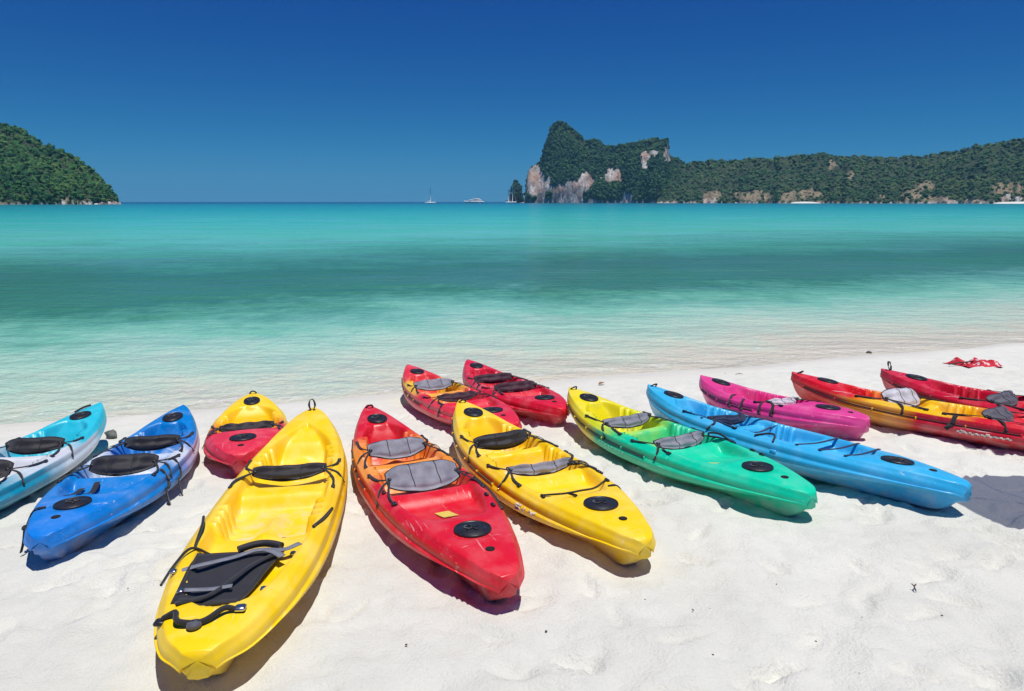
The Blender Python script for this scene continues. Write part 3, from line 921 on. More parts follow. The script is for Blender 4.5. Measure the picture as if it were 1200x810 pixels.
def add_deck_line(s, root, t0, t1, side, q=.06, n=6):
    pts = [s.hull_side(t0 + (t1 - t0) * i / 10, side, q) + Vector((0, side * .007, 0)) for i in range(11)]
    o = tube_part("deck_line", pts, .0055, M_STRAP, root)
    for i in range(n):
        t = t0 + (t1 - t0) * (i + .02) / (n - .96)
        p = s.hull_side(min(t, t1), side, q)
        m = MB(); m.box(p + Vector((0, side * .008, 0)), (.014, .014, .030), None, .004)
        m.build("line_guide", s.mat, o)
    return o

def add_handle(s, root, end=0, mat=None, loop=False):
    t = .022 if end == 0 else .975
    b = float(s.b(t)) * .5
    if loop:
        c = s.P(.03, 0.0, .0)
        pts = [c + Vector((0, -.012, 0)), c + Vector((.01, -.028, .05)), c + Vector((.02, -.012, .10)), c + Vector((.02, .016, .095)), c + Vector((.01, .026, .05)), c + Vector((0, .012, 0))]
        return ribbon_part("carry_handle", pts, .020, M_STRAP, root)
    pts = [s.P(t, -b, .004), s.P(t + (.012 if end == 0 else -.008), -b * .4, .03), s.P(t + (.012 if end == 0 else -.008), b * .4, .03), s.P(t, b, .004)]
    return tube_part("carry_handle", pts, .008, mat or M_BLACK, root)

def add_drain(s, root):
    p = s.P(s.drain, 0.0, .0)
    m = MB(); m.lathe([(.026, -.01), (.027, .004), (.021, .007), (.016, .003), (.004, .003)], 18, Matrix.Translation(p)); m.build("drain_plug", M_HOLE, root)

def add_sticker(s, root, t, v, w=.085, h=.11, mat=None):
    n = 5; vs = []
    for i in range(n):
        for j in range(n):
            vs.append(s.P(t + (i / (n - 1) - .5) * h / s.L, v + (j / (n - 1) - .5) * w, .007))
    return mesh_obj("sticker", vs, [tuple(f) for f in grid_faces(n, n)], mat or M_STICKER, root)

def add_scuppers(s, root):
    for q in s.seats:
        for v in (-.09, .09):
            p = s.P(q - .06, v, -.002)
            m = MB(); m.lathe([(.018, 0), (.019, .004), (.014, .005), (.004, .003)], 12, Matrix.Translation(p)); m.build("scupper_hole", M_HOLE, root)

def add_cord(s, root, pts, r=.005, mat=None, name="bungee_cord"):
    return tube_part(name, [s.P(t, v, u) for t, v, u in pts], r, mat or M_STRAP, root)
def add_cleat(s, root, t, v):
    m = MB(); m.box(s.P(t, v, .008), (.05, .022, .018), None, .005); return m.build("pad_eye", M_BLACK2, root)

KAYAKS = {}
def kayak(key, bow, stern, style, B, stops, label, tips=None, roll=0.0, second=None, L=None, seed=0.0, side_stops=None, sink=.015, lines=True, dust=.68, hatch_ok=True, yawfix=0.0):
    B *= .95
    s0 = Shape(3.4, B, style)
    zb, zt = float(s0.zs(0.0)), float(s0.zs(1.0))
    zb -= .012; zt -= .035
    A = hit(*bow, zb - sink)
    if second is not None:                              # stern lies outside the frame: follow a point seen further along
        q, (sx, sy), hq = second
        Q = hit(sx, sy, hq - sink)
        d2 = Vector((Q.x - A.x, Q.y - A.y)); d2.normalize()
        x1, y1 = A.x + d2.x * L, A.y + d2.y * L
        Bp = Vector((x1, y1, float(sand_z(x1, y1)) + zt - sink))
    else:
        Bp = hit(*stern, zt - sink)
    D = A - Bp
    Lw = math.sqrt(max(D.length ** 2 - (zb - zt) ** 2, .5))
    s = Shape(Lw, B, style)
    fw = D.normalized()
    hz = Vector((D.x, D.y, 0)).normalized()
    left = Vector((-hz.y, hz.x, 0))
    mid = (A + Bp) / 2
    e = .3
    sl = (float(sand_z(mid.x + left.x * e, mid.y + left.y * e)) - float(sand_z(mid.x - left.x * e, mid.y - left.y * e))) / (2 * e)
    al = math.asin(fw.z) - math.atan2(zb - zt, Lw)
    X = hz * math.cos(al) + Vector((0, 0, 1)) * math.sin(al)
    left = (left + Vector((0, 0, sl))).normalized(); left = (left - X * left.dot(X)).normalized()
    Zx = X.cross(left)
    Rm = Matrix((X, left, Zx)).transposed()
    Rm = Rm @ Matrix.Rotation(math.radians(roll), 3, 'X')
    mw = Rm.to_4x4()
    off = (A + Bp) / 2 - Rm @ Vector((0, 0, (zb + zt) / 2))
    mw.translation = off
    root = empty("kayak", mw)
    tag(root, label, "kayak", "kayaks drawn up on the beach")
    mat = hull_mat("polyethylene_" + key, Lw, stops, seed, side_stops=side_stops, dust=dust)
    s.mat = mat
    build_hull(s, mat, root)
    for (q, ra, rb) in s.hatches: add_hatch(s, q, ra, rb, root)
    if s.drain: add_drain(s, root)
    add_scuppers(s, root)
    s.root = root
    KAYAKS[key] = s
    print("KAYAK", key, "L=%.2f" % Lw, "pos", tuple(round(c, 2) for c in off), "heading", round(math.degrees(math.atan2(hz.x, hz.y)), 1), "pitch", round(math.degrees(al), 1))
    return s, root

YEL = (250, 208, 6); RED = (214, 22, 40); GRN = (8, 204, 160); CYN = (48, 174, 226); BLU = (0, 124, 200); TUR = (40, 192, 214)
MAG = (218, 48, 132); WHT = (214, 214, 222); CRIM = (196, 20, 48); ORG = (236, 128, 30)

# --- turquoise and white, cut by the frame's edge
s, r = kayak("turquoise", (118, 474), None, 'double', .80, [(.0, TUR), (.30, TUR), (.37, WHT), (.56, (200, 214, 220)), (.66, (18, 150, 178)), (1, (14, 140, 170))],
             "turquoise kayak with a white band amidships and a single black backrest in view", second=(.37, (45, 524), .26), L=3.5, seed=3.1,
             side_stops=[(0, TUR), (.15, TUR), (.23, (206, 216, 226)), (.42, (200, 214, 222)), (.52, (16, 146, 176)), (1, (14, 140, 170))])
add_backrest(s, r, .37, M_PADBLACK, W=.48, H=.15, lean=-34)
add_backrest(s, r, .59, M_PADBLACK, W=.48, H=.2, lean=-44)
add_cord(s, r, [(.03, .05, .012), (.06, .08, .018), (.085, .11, .010)], .010, name="carry_handle")
# --- blue and white
s, r = kayak("blue", (215, 477), (46, 634), 'double', .80, [(0, BLU), (.20, BLU), (.34, (60, 130, 215)), (.42, (205, 215, 228)), (.50, (198, 210, 226)), (.56, BLU), (1, (14, 122, 214))],
             "royal blue and white kayak with two black backrests and straps hanging over its side", seed=7.7,
             side_stops=[(0, BLU), (.07, (90, 120, 208)), (.13, (204, 198, 216)), (.37, (206, 206, 218)), (.45, (136, 156, 214)), (.53, BLU), (1, (18, 126, 216))])
add_backrest(s, r, .35, M_PADBLACK, W=.46, H=.13, lean=-32)
add_backrest(s, r, .575, M_PADBLACK, W=.50, H=.18, lean=-44)
add_sticker(s, r, .72, -.12, .10, .20)
ribbon_part("strap", [s.P(.64, .20, .02), s.P(.70, .17, .02), s.P(.76, .15, .012)], .04, M_STRAP, r)
ribbon_part("strap", [s.P(.63, .10, .03), s.P(.70, .06, .02), s.P(.77, .05, .012)], .04, M_STRAP, r)
add_side_strap(s, r, .60, -1, .75, .035, to_sand=True, dt=.05)
add_side_strap(s, r, .50, -1, .85, .022, to_sand=True, dt=.06)
add_side_strap(s, r, .86, 1, .7, .03, to_sand=True, dt=.03)
# --- small yellow and red
s, r = kayak("small", (297, 462), (281, 537), 'single', .76, [(0, YEL), (.36, YEL), (.50, (240, 150, 30)), (.56, (226, 40, 56)), (1, (222, 44, 66))],
             "short yellow kayak with a pinkish red stern and a black strap across its middle", seed=1.2)
add_backrest(s, r, .60, M_PADBLACK, W=.50, H=.13, lean=-56)
add_handle(s, r, 0)
add_side_strap(s, r, .66, 1, .5, .022)
# --- big yellow
s, r = kayak("bigyellow", (368, 480), (230, 772), 'big', .86, [(0, YEL), (.5, (250, 205, 4)), (1, YEL)],
             "large plain yellow kayak with a black panel strapped on its stern deck", seed=5.5)
add_handle(s, r, 0, loop=True)
add_backrest(s, r, .40, M_PADBLACK, W=.54, H=.13, lean=-49)
def stern_panel(s, r):
    nu_, nv_ = 14, 12
    vs = []
    for i in range(nu_):
        u = i / (nu_ - 1); t = .735 + u * .158
        hw = .235 - .085 * u
        for j in range(nv_):
            w = -1 + 2 * j / (nv_ - 1)
            v = w * hw + .045 + .03 * u
            z = .72 * (float(s.zs(t)) - .012) + .28 * s.P(t, v).z + .010 * math.sin(u * 9 + w * 2) * .5
            vs.append(Vector((s.x(t), v, max(z, s.P(t, v).z + .008))))
    top = vs; bot = [p - Vector((0, 0, .014)) for p in vs]
    fs = [tuple(reversed(f)) for f in grid_faces(nu_, nv_)]; n0 = len(vs)
    fs += [tuple(n0 + k for k in reversed(f)) for f in fs]
    rim = [j for j in range(nv_)] + [i * nv_ + nv_ - 1 for i in range(1, nu_)] + [(nu_ - 1) * nv_ + j for j in range(nv_ - 2, -1, -1)] + [i * nv_ for i in range(nu_ - 2, 0, -1)]
    fs += [(rim[k], rim[(k + 1) % len(rim)], n0 + rim[(k + 1) % len(rim)], n0 + rim[k]) for k in range(len(rim))]
    p = mesh_obj("stern_panel", top + bot, fs, M_PADBLACK, r)
    m = MB(); lp = [top[k] - Vector((0, 0, .005)) for k in rim]; m.tube(lp + [lp[0]], .008, 6, 0); m.build("piping", M_STRAP, p)
    def zz(t, v, u=.012): return Vector((s.x(t), v, .72 * (float(s.zs(t)) - .012) + .28 * s.P(t, v).z + .012 + u))
    ribbon_part("strap", [s.rim(.80, 1, .01, .02), zz(.79, .24), zz(.765, .06), zz(.75, -.06, .02), zz(.752, -.20), s.rim(.735, -1, .02, .10)], .042, M_GSTRAP, p)
    ribbon_part("strap", [zz(.865, .20), zz(.86, .08), zz(.857, -.02, .015)], .035, M_GSTRAP, p)
    ribbon_part("strap", [s.P(.90, .20, .01), zz(.875, .06), zz(.80, -.06), zz(.765, -.16)], .034, M_STRAP, p)
    ribbon_part("strap", [zz(.75, -.10, .02), zz(.762, -.16, .02), zz(.775, -.21, .012)], .045, M_GSTRAP, p)
    b = []
    for k in range(9):                                   # bunched fabric roll at the panel's front corner
        a = k / 8; b.append(zz(.735 - .012 * math.sin(a * 3.1), .06 - a * .24, .004 + .010 * math.sin(a * 3.1)))
    tube_part("fabric_roll", b, .022, M_PADBLACK, p, n=8)
    for t, v in ((.868, .215), (.862, -.175), (.742, -.245), (.80, .33)):
        m = MB(); m.box(s.P(t, v, .016), (.035, .03, .018), None, .004); m.build("pad_eye", M_STEEL, p)
stern_panel(s, r)
add_cord(s, r, [(.60, .395, .01), (.625, .36, .05), (.66, .33, .045), (.70, .32, .01), (.72, .31, .0)], .009)
add_cord(s, r, [(.82, .37, .004), (.77, .36, .02), (.735, .31, .022), (.70, .25, .015)], .008)
add_cord(s, r, [(.68, -.33, .012), (.64, -.37, .012), (.58, -.40, .008)], .009)
add_cord(s, r, [(.930, .22, .012), (.932, .16, .03), (.952, .13, .03), (.957, .05, .02), (.952, .0, .02), (.936, -.06, .03), (.932, -.11, .012)], .013, name="carry_handle")
m = MB(); m.lathe([(.028, 0), (.034, .01), (.030, .024), (.012, .028)], 16, Matrix.Translation(s.P(.959, .05, .004))); m.build("rope_toggle", M_PADDGREY, r)
m = MB(); m.box(s.P(.929, .235, .014), (.05, .05, .022), None, .006); m.build("pad_eye", M_BLACK2, r)
m = MB(); m.box(s.P(.930, -.125, .014), (.05, .05, .022), None, .006); m.build("pad_eye", M_STEEL, r)
# --- red with an orange middle
s, r = kayak("red", (431, 477), (597, 681), 'double', .80, [(0, RED), (.20, RED), (.27, (240, 140, 40)), (.47, (242, 150, 44)), (.54, RED), (1, (216, 24, 42))],
             "red kayak with an orange middle and two padded grey backrests", seed=9.4,
             side_stops=[(0, RED), (.10, (222, 70, 50)), (.17, (242, 188, 40)), (.32, (240, 166, 40)), (.41, (228, 70, 44)), (.5, RED), (1, (216, 34, 46))])
add_backrest(s, r, .355, M_PADGREY, W=.48, H=.20, lean=-54)
add_backrest(s, r, .58, M_PADGREY, W=.54, H=.26, lean=-56)
add_sticker(s, r, .72, .02, .10, .22)
add_deck_line(s, r, .16, .50, 1); add_handle(s, r, 0)
add_cord(s, r, [(.60, -.33, .012), (.66, -.345, .02), (.72, -.33, .02), (.77, -.30, .008)], .008)
add_cleat(s, r, .70, -.29); add_cleat(s, r, .755, -.26); add_cleat(s, r, .60, .335); add_cleat(s, r, .67, .315)
# --- red and yellow at the water's edge
s, r = kayak("redyellow", (478, 429), (603, 500), 'double', .80, [(0, (224, 40, 58)), (.18, (228, 50, 56)), (.23, (240, 192, 40)), (.38, (238, 184, 38)), (.45, (220, 30, 54)), (1, (222, 36, 58))],
             "crimson and yellow kayak with one grey backrest, partly behind a yellow bow", seed=2.2,
             side_stops=[(0, (228, 110, 60)), (.05, (238, 196, 60)), (.18, (238, 194, 60)), (.25, (224, 50, 62)), (1, (222, 40, 60))])
add_backrest(s, r, .34, M_PADGREY, W=.50, H=.19, lean=-56)
add_backrest(s, r, .58, M_PADMAROON, W=.48, H=.12, lean=-54)
add_deck_line(s, r, .08, .5, 1)
add_side_strap(s, r, .66, 1, .5, .03)
# --- crimson at the water's edge
s, r = kayak("crimson", (548, 423), (661, 482), 'double', .78, [(0, (218, 30, 62)), (.3, (210, 22, 54)), (.45, (218, 70, 90)), (.52, (212, 24, 52)), (1, (216, 24, 48))],
             "all crimson kayak with dark maroon backrests and straps along its cockpit", seed=4.4)
add_backrest(s, r, .36, M_PADMAROON, W=.54, H=.14, lean=-40)
add_backrest(s, r, .60, M_PADMAROON, W=.54, H=.15, lean=-40)
add_side_strap(s, r, .44, 1, .5, .03, M_PADMAROON); add_side_strap(s, r, .62, 1, .4, .02, M_PADMAROON)
# --- yellow double
s, r = kayak("yellow", (539, 471), (757, 638), 'double', .80, [(0, YEL), (.5, (250, 206, 5)), (1, YEL)],
             "yellow kayak with a black front backrest, thin grey rear backrest and stern cord", seed=6.1)
add_backrest(s, r, .365, M_PADBLACK, W=.52, H=.14, lean=-30, yaw=6)
add_backrest(s, r, .595, M_PADGREY, W=.54, H=.10, lean=-54)
add_deck_line(s, r, .06, .57, 1); add_handle(s, r, 0)
add_cord(s, r, [(.755, .27, .014), (.765, .12, .03), (.762, 0, .03), (.75, -.14, .03), (.73, -.27, .014)], .007)
tube_part("cord_toggle", [s.P(.765, .10, .03), s.P(.78, .09, .014), s.P(.795, .09, .012)], .009, M_BLACK, r)
add_cleat(s, r, .755, .275); add_cleat(s, r, .73, -.275); add_cleat(s, r, .675, -.33); add_cleat(s, r, .64, -.345)
tube_part("bungee_cord", [s.rim(.60, -1, .01, .03), s.P(.585, -.25, .08), s.P(.57, -.20, .10), s.P(.60, -.24, .05)], .009, M_STRAP, r)
add_side_strap(s, r, .76, -1, .3, .02)
add_scrawl(s, r, 1, .690, .765, .12, .72, [[(.28, 1), (.05, .9), (.05, .6), (.25, .5), (.25, .15), (.02, 0)], [(.48, 1), (.48, .5), (.48, 0)], [(.70, 1), (.82, .5), (.82, 0)], [(.98, 1), (.82, .5), (.82, .4)]], r=.008)
# --- yellow to green
s, r = kayak("green", (668, 456), (952, 582), 'double', .80, [(0, (240, 214, 8)), (.20, (234, 220, 10)), (.36, (200, 224, 20)), (.42, (60, 206, 130)), (.47, GRN), (1, (10, 206, 162))],
             "green kayak with a lime yellow bow and two grey backrests", seed=8.3,
             side_stops=[(0, (240, 210, 14)), (.29, (224, 206, 40)), (.335, (30, 200, 148)), (1, GRN)])
add_backrest(s, r, .36, M_PADGREY, W=.54, H=.13, lean=-50, yaw=4)
add_backrest(s, r, .60, M_PADGREY, W=.54, H=.13, lean=-50, yaw=4)
add_sticker(s, r, .72, .13, .09, .20)
add_deck_line(s, r, .06, .58, 1); add_handle(s, r, 0)
add_cleat(s, r, .66, -.335); add_cleat(s, r, .74, -.29); add_cleat(s, r, .78, -.26)
tube_part("bungee_cord", [s.rim(.56, -1, .01, .03), s.P(.59, -.28, .10), s.P(.62, -.30, .06), s.rim(.65, -1, .01, .03)], .009, M_STRAP, r)
rj = random.Random(5)
add_scrawl(s, r, 1, .36, .50, .30, .62, [[(k / 8 + .02, rj.uniform(.5, 1)), (k / 8 + .06, rj.uniform(0, .4)), (k / 8 + .09, rj.uniform(.5, 1))] for k in range(8)], mat=simple_mat("faded_mark", (.16, .55, .42), .6), r=.006)
# --- light blue
s, r = kayak("lightblue", (759, 453), (1136, 573), 'double', .80, [(0, (58, 180, 228)), (1, CYN)],
             "light blue kayak with navy straps tangled in its cockpits", seed=11.0, roll=6)
add_backrest(s, r, .37, M_NAVY, W=.50, H=.09, lean=-56, strapmat=M_NAVY)
for k in range(3):
    t = .640 + k * .060
    a, b_ = s.rim(t + .01, 1, .010, .035), s.rim(t - .01, -1, .010, .035)
    md = (a + b_) / 2 - Vector((0, 0, .015))
    ribbon_part("strap", [a, md, b_], .026, M_NAVY, r)
ribbon_part("strap", [s.rim(.33, 1, .01, .03), s.P(.37, .1, .10), s.P(.42, -.1, .09), s.rim(.44, -1, .01, .03)], .03, M_NAVY, r)
add_cord(s, r, [(.53, .36, .012), (.56, .30, .06), (.58, .31, .03), (.59, .37, .01)], .009)
add_handle(s, r, 0)
for t in (.47, .60):
    m = MB(); m.box(s.hull_side(t, 1, .12) + Vector((0, .006, 0)), (.06, .016, .035), None, .006); m.build("rod_bracket", s.mat, r)
# --- magenta single
s, r = kayak("magenta", (821, 442), (1017, 495), 'single', .74, [(0, (224, 70, 140)), (.5, MAG), (1, (224, 62, 142))],
             "magenta pink kayak with a pale backrest lying in its single cockpit", seed=12.5, roll=4)
add_backrest(s, r, .585, M_PADWHITE, W=.46, H=.10, lean=-56)
add_deck_line(s, r, .08, .5, 1)
for t in (.34, .42, .53, .60): add_side_strap(s, r, t, 1, .35, .03, M_PADMAROON)
# --- red, yellow, red; its stern outside the frame
s, r = kayak("redyellowred", (928, 438), None, 'double', .82, [(0, RED), (.22, (220, 28, 40)), (.30, (240, 190, 10)), (.49, (242, 192, 8)), (.56, RED), (1, RED)],
             "red kayak with a yellow middle, pale grey backrest and white scrawl on its side", second=(.58, (1192, 487), .29), L=3.6, seed=13.3, roll=4,
             side_stops=[(0, (222, 60, 50)), (.16, (226, 70, 50)), (.24, (230, 170, 20)), (.36, (232, 160, 30)), (.42, (212, 30, 50)), (1, RED)])
add_backrest(s, r, .36, M_PADWHITE, W=.52, H=.22, lean=-40, yaw=-14)
add_backrest(s, r, .60, M_PADDGREY, W=.54, H=.18, lean=-54)
add_deck_line(s, r, .06, .66, 1); add_handle(s, r, 0)
add_side_strap(s, r, .515, 1, .75, .04, dt=-.02)
rj = random.Random(9)
add_scrawl(s, r, 1, .52, .64, .72, .98, [[(k / 9 + .01, rj.uniform(.3, .6)), (k / 9 + .05, rj.uniform(.7, 1)), (k / 9 + .08, rj.uniform(0, .3)), (k / 9 + .11, rj.uniform(.3, .6))] for k in range(9)] + [[(.08, 1.6), (.10, 1.2), (.16, 1.1)], [(.55, 1.5), (.58, 1.2), (.62, 1.4)]], r=.006)
# --- dark red behind it
s, r = kayak("darkred", (1033, 434), None, 'double', .78, [(0, (206, 28, 58)), (.45, (200, 22, 50)), (1, (205, 24, 50))],
             "dark red kayak with a grey and black backrest, beside the cloth on the sand", second=(.40, (1168, 463), .31), L=3.4, seed=14.1)
add_backrest(s, r, .40, M_PADDGREY, W=.52, H=.17, lean=-52)
add_deck_line(s, r, .06, .5, 1); add_handle(s, r, 0, loop=True)

# ------------------------------------------------------------------ boats on the bay
M_BOATWHITE = simple_mat("white_gelcoat", (.78, .78, .76), .3, .05, 2)
M_BOATDARK = simple_mat("tinted_glass", (.02, .025, .03), .15, .2, 3)
M_SPAR = simple_mat("pale_spar", (.80, .79, .76), .4, .1, 2)
M_BLUECOVER = fabric_mat("blue_sail_cover", (.03, .06, .16, 1))

def loft_hull(L, B, H, sheer=.3, n=24):
    rows = []
    for i in range(n):
        u = i / (n - 1); x = (u - .5) * L
        b = B / 2 * min(1, (1 - u) ** .55 * 1.35) * (0.86 + .14 * min(1, u * 4))
        z = H * (1 + sheer * u ** 2)
        x2 = x + .06 * L * u
        rows.append([(x2, -b, z), (x2, -b * .96, z * .5), (x, -b * .55, -.25 * H), (x, 0, -.5 * H), (x, b * .55, -.25 * H), (x2, b * .96, z * .5), (x2, b, z), (x2, 0, z + .04)])
    V = np.array(rows).reshape(-1, 3)
    f = [tuple(q) for q in grid_faces(n, 8, True)]
    f += [tuple(reversed(range(8))), tuple((n - 1) * 8 + k for k in range(8))]
    return V, f

def boat(name, label, cat, px, Y, heading):
    p = at_distance(px, 239, Y)
    return tag(empty(name, Matrix.Translation((p.x, Y, WATER_Z)) @ Matrix.Rotation(heading, 4, 'Z')), label, cat)

def sailboat(label, px, Y, heading, L, masts, cover):
    r = boat("sailing_yacht", label, "sailing yacht", px, Y, heading)
    V, f = loft_hull(L, L * .3, L * .14); mesh_obj("hull", V, f, M_BOATWHITE, r)
    m = MB(); m.box((-.02 * L, 0, L * .125), (L * .36, L * .17, L * .06), None, L * .02); c = m.build("cabin", M_BOATWHITE, r)
    m = MB(); m.box((-.02 * L, 0, L * .128), (L * .28, L * .174, L * .018), None, L * .004); m.build("cabin_window", M_BOATDARK, c)
    for mx, mh in masts:
        m = MB(); m.tube([(mx * L, 0, L * .1), (mx * L, 0, mh)], L * .026, 8, 0); k = m.build("mast", M_SPAR, r)
        m = MB(); m.tube([(mx * L, 0, L * .23), (mx * L - L * .33, 0, L * .23)], L * .012, 8, 0); m.build("boom", M_SPAR, k)
        m = MB(); m.tube([(mx * L - .01 * L, 0, L * .25), (mx * L - L * .16, 0, L * .262), (mx * L - L * .32, 0, L * .25)], L * .024, 8); m.build("furled_sail", cover, k)
        m = MB(); m.tube([(mx * L, -L * .06, mh * .6), (mx * L, L * .06, mh * .6)], L * .006, 6, 0); m.build("spreader", M_SPAR, k)
    mx, mh = masts[-1]
    m = MB(); m.tube([(mx * L, 0, mh), (.54 * L, 0, L * .13)], L * .004, 5, 0); m.build("forestay", M_SPAR, r)
    m = MB(); m.tube([(masts[0][0] * L, 0, masts[0][1]), (-.5 * L, 0, L * .12)], L * .004, 5, 0); m.build("backstay", M_SPAR, r)
    return r
sailboat("small white sailing yacht with one thin bare mast, alone on the horizon", 504, 900, .15, 13, [(.06, 20)], M_BOATWHITE)
sailboat("two-masted sailing yacht lying before the small rock islet", 598.5, 1150, .1, 17, [(-.22, 23), (.18, 30)], M_BLUECOVER)
def motor_yacht():
    r = boat("motor_yacht", "long low white motor yacht between the two sailing yachts", "motor yacht", 556, 1250, math.pi)
    V, f = loft_hull(34, 7, 3.4, .3); mesh_obj("hull", V, f, M_BOATWHITE, r)
    for x, z, l, w, h in ((-1.5, 4.8, 23, 5.4, 2.8), (-3.5, 7.2, 13, 4.6, 2.2)):
        m = MB(); m.box((x, 0, z), (l, w, h), None, .9); d = m.build("deckhouse", M_BOATWHITE, r)
        m = MB(); m.box((x + .3, 0, z + .3), (l * .80, w + .06, h * .2), None, .2); m.build("window_band", M_BOATDARK, d)
    m = MB(); m.tube([(-6, 0, 7), (-7, 0, 9)], .18, 6, 0); m.build("radar_mast", M_SPAR, r)
motor_yacht()
# ------------------------------------------------------------------ things lying on the sand
def sand_cloth():
    c = hit(1142, 428)
    r = tag(empty("flag", Matrix.Translation((c.x, c.y, c.z)) @ Matrix.Rotation(.1, 4, 'Z')), "crumpled red flag with white markings lying on the sand with its stick", "flag")
    n, k = 46, 30; V = []
    for i in range(k):
        for j in range(n):
            u = j / (n - 1); w = i / (k - 1)
            x = (u - .5) * .56 + .02 * math.sin(w * 5); y = (w - .5) * .55 + .05 * math.sin(u * 6 + 1)
            h = .05 + .045 * float(vnoise(u * 5, w * 4, 41)) + .03 * math.sin(u * 17 + 3 * w) * math.sin(w * 9) + .02 * float(vnoise(u * 13, w * 11, 43))
            e = min(u, 1 - u, w, 1 - w) * 6
            h = max(.008, h) * min(1, .25 + e)
            V.append((x, y, h + float(sand_z(c.x + x, c.y + y)) - c.z))
    t = NT("flag_cloth"); v = t.obj(); x, y, z = t.sep(v)
    ring = t.new("ShaderNodeTexVoronoi"); ring.inputs["Scale"].default_value = 9; t.link(v, ring.inputs["Vector"])
    d = t.math('ABSOLUTE', t.math('SUBTRACT', ring.outputs["Distance"], .33))
    mk = t.math('MULTIPLY', t.rng(d, .16, .11), t.rng(t.math('ABSOLUTE', x), .19, .16))
    t.link(t.mix(mk, (.55, .012, .03, 1), (.75, .55, .56, 1)), t.b.inputs["Base Color"]); t.set(Roughness=.8)
    mesh_obj("cloth", np.array(V), grid_faces(k, n), t.m, r)
    m = MB(); m.tube([(-.42, .02, .02), (-.2, .0, .05), (.1, .02, .06)], .010, 8); m.build("stick", M_BLACK, r)
sand_cloth()

M_STONE = simple_mat("grey_stone", (.16, .165, .15), .8, .3, 18, .6, .01)
M_BARK = simple_mat("driftwood", (.10, .075, .05), .85, .3, 30, .6, .005)
M_LEAFDRY = simple_mat("dry_leaf", (.36, .20, .09), .75, .3, 40)
M_DEBRIS = simple_mat("dark_debris", (.07, .06, .055), .9, .3, 60)
def stone(px, py, w, h, label, mat, seed, group=None, name="stone", cat="stone", ratio=.7):
    p = hit(px, py); rg = np.random.default_rng(seed)
    V, Fc = ico(2)
    V = V * (1 + .12 * rg.standard_normal((len(V), 1))) * np.array([w / 2, w / 2 * ratio, h / 2])
    a = rg.uniform(0, 3); V = np.stack([V[:, 0] * math.cos(a) - V[:, 1] * math.sin(a), V[:, 0] * math.sin(a) + V[:, 1] * math.cos(a), V[:, 2]], -1)
    o = mesh_obj(name, V, Fc, mat); o.location = p + Vector((0, 0, h * .25))
    return tag(o, label, cat, group)
stone(131, 513, .15, .12, "smooth grey stone on the sand between the turquoise and blue kayaks", M_STONE, 3)
stone(1018, 415, .14, .07, "larger dark grey stone on the bare sand near the waterline", M_DEBRIS, 5)
stone(1036, 409, .12, .05, "flat dark stone closest to the waterline on bare sand", M_DEBRIS, 6, ratio=.5)
def leaf(px, py, size, yaw, label, mat):
    p = hit(px, py); V = []; n = 9
    for i in range(n):
        u = i / (n - 1); w = math.sin(math.pi * u ** .8) * .32 + .01
        for j in (-1, -.5, 0, .5, 1):
            V.append(((u - .5) * size, j * w * size, .012 + size * (.30 * abs(j) * w + .10 * math.sin(u * 3.1) + .12 * u * u)))
    F = grid_faces(n, 5)
    V = np.array(V); B = V - np.array([0, 0, .003]); off = len(V)
    o = mesh_obj("fallen_leaf", np.concatenate([V, B]), np.concatenate([F, F[:, ::-1] + off]), mat)
    o.location = p; o.rotation_euler.z = yaw
    return tag(o, label, "leaf")
leaf(705, 451, .11, .5, "curled brown dry leaf on the sand beyond the green kayak's bow", M_LEAFDRY)
specks = [(362, 764), (476, 756), (286, 690), (756, 703), (812, 715), (832, 714), (910, 685), (1068, 712), (1010, 724), (783, 780), (835, 768), (1007, 790), (956, 752), (1104, 722),
          (850, 438), (900, 437), (1110, 417), (395, 480), (160, 498), (148, 494), (10, 505), (565, 474), (1178, 436), (1090, 425), (330, 615), (150, 690), (640, 740), (1150, 690)]
for k, (x, y) in enumerate(specks):
    stone(x, y, random.uniform(.007, .014), .008, "tiny dark grey coral fragment lying loose on the white sand" if k % 3 else "tiny brown shell fragment lying loose on the white sand", M_DEBRIS if k % 3 else M_LEAFDRY, 50 + k, "coral fragments scattered on the sand", "coral_fragment", "coral", random.uniform(.35, .9))
def twig(px, py, ln, yaw, label):
    p = hit(px, py); m = MB()
    m.tube([(-ln / 2, 0, .006), (0, ln * .06, .014), (ln / 2, -.01, .008)], .004, 6); m.tube([(0, ln * .06, .014), (ln * .2, ln * .22, .02)], .003, 5, 0)
    o = m.build("twig", M_BARK); o.location = p; o.rotation_euler.z = yaw
    return tag(o, label, "twig")
twig(866, 439, .12, .2, "thin twig on the sand beyond the magenta kayak's bow")
twig(1072, 690, .07, 1.2, "short twig stuck in the open sand in front of the light blue kayak")

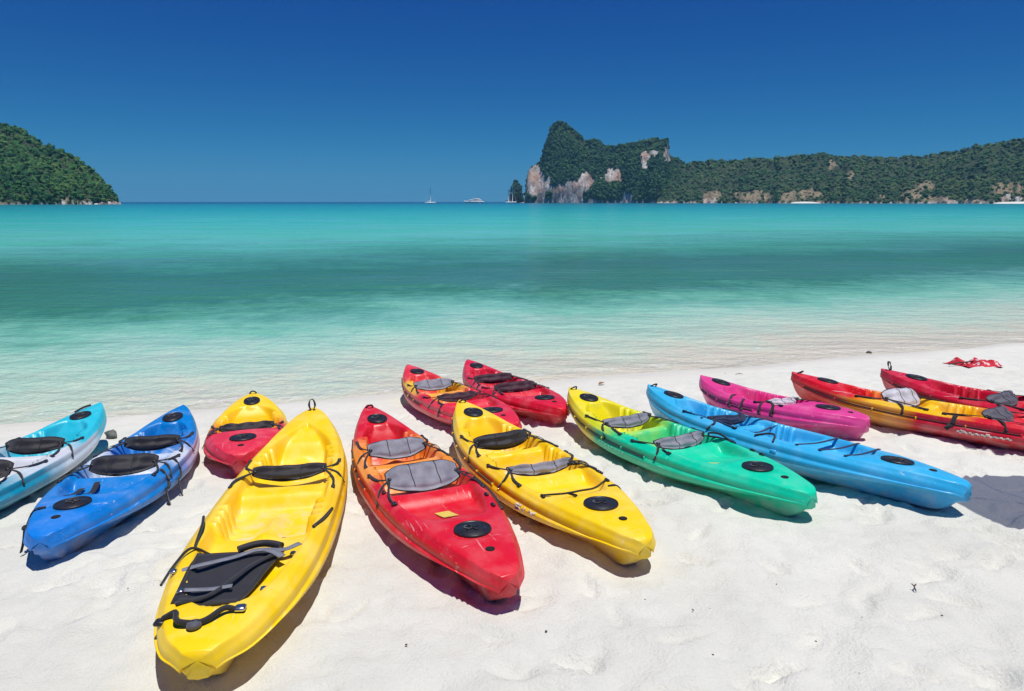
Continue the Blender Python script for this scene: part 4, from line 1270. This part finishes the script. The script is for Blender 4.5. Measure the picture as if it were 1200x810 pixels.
# ------------------------------------------------------------------ guessed sunshade, added unseen past the right edge to cast the shadow
def shadow_parasol():
    c = hit(1228, 594)
    c.x += .34; c.y -= .23; c.z = float(sand_z(c.x, c.y))
    r = tag(empty("shadow_umbrella", Matrix.Translation(c)), "thin pale shade-cloth umbrella standing beside the light blue kayak's stern", "umbrella")
    m = MB(); m.tube([(0, 0, -.3), (0, 0, 2.45)], .022, 10, 0); m.build("pole", M_SPAR, r)
    n = 48; V = [(0, 0, 2.42)]; R = .68
    for k in range(5):
        for i in range(n):
            a = 2 * math.pi * i / n; q = (k + 1) / 5; sc = 1 - .05 * q * math.cos(a * 8)
            V.append((R * q * sc * math.cos(a), R * q * sc * math.sin(a), 2.42 - .40 * q ** 1.6))
    F = [(0, 1 + i, 1 + (i + 1) % n) for i in range(n)]
    for k in range(4):
        for i in range(n):
            F.append((1 + k * n + i, 1 + (k + 1) * n + i, 1 + (k + 1) * n + (i + 1) % n, 1 + k * n + (i + 1) % n))
    cv = fabric_mat("see_through_canvas", (.62, .64, .64, 1)); cv.node_tree.nodes["Principled BSDF"].inputs["Alpha"].default_value = .78  # made partly see-through so the cast shadow stays lighter
    mesh_obj("canopy", V, F, cv, r)
    for i in range(8):
        a = 2 * math.pi * (i + .5) / 8
        m = MB(); m.tube([(0, 0, 2.38), (R * .5 * math.cos(a), R * .5 * math.sin(a), 2.26), (R * .97 * math.cos(a), R * .97 * math.sin(a), 2.0)], .003, 5); m.build("rib", M_SPAR, r)
shadow_parasol()

# ------------------------------------------------------------------ sea air
def haze():
    t = NT("sea_haze"); t.n.remove(t.b)
    v = t.new("ShaderNodeVolumePrincipled")
    v.inputs["Color"].default_value = (.26, .66, 1.0, 1)
    v.inputs["Density"].default_value = 8.5e-5
    t.link(v.outputs[0], t.out.inputs["Volume"])
    m = MB(); m.box((0, 4450, 160), (18400, 9200, 330)); 
    o = m.build("haze", t.m, smooth=False)
    tag(o, "thin bluish sea haze over the bay", kind="stuff")
haze()
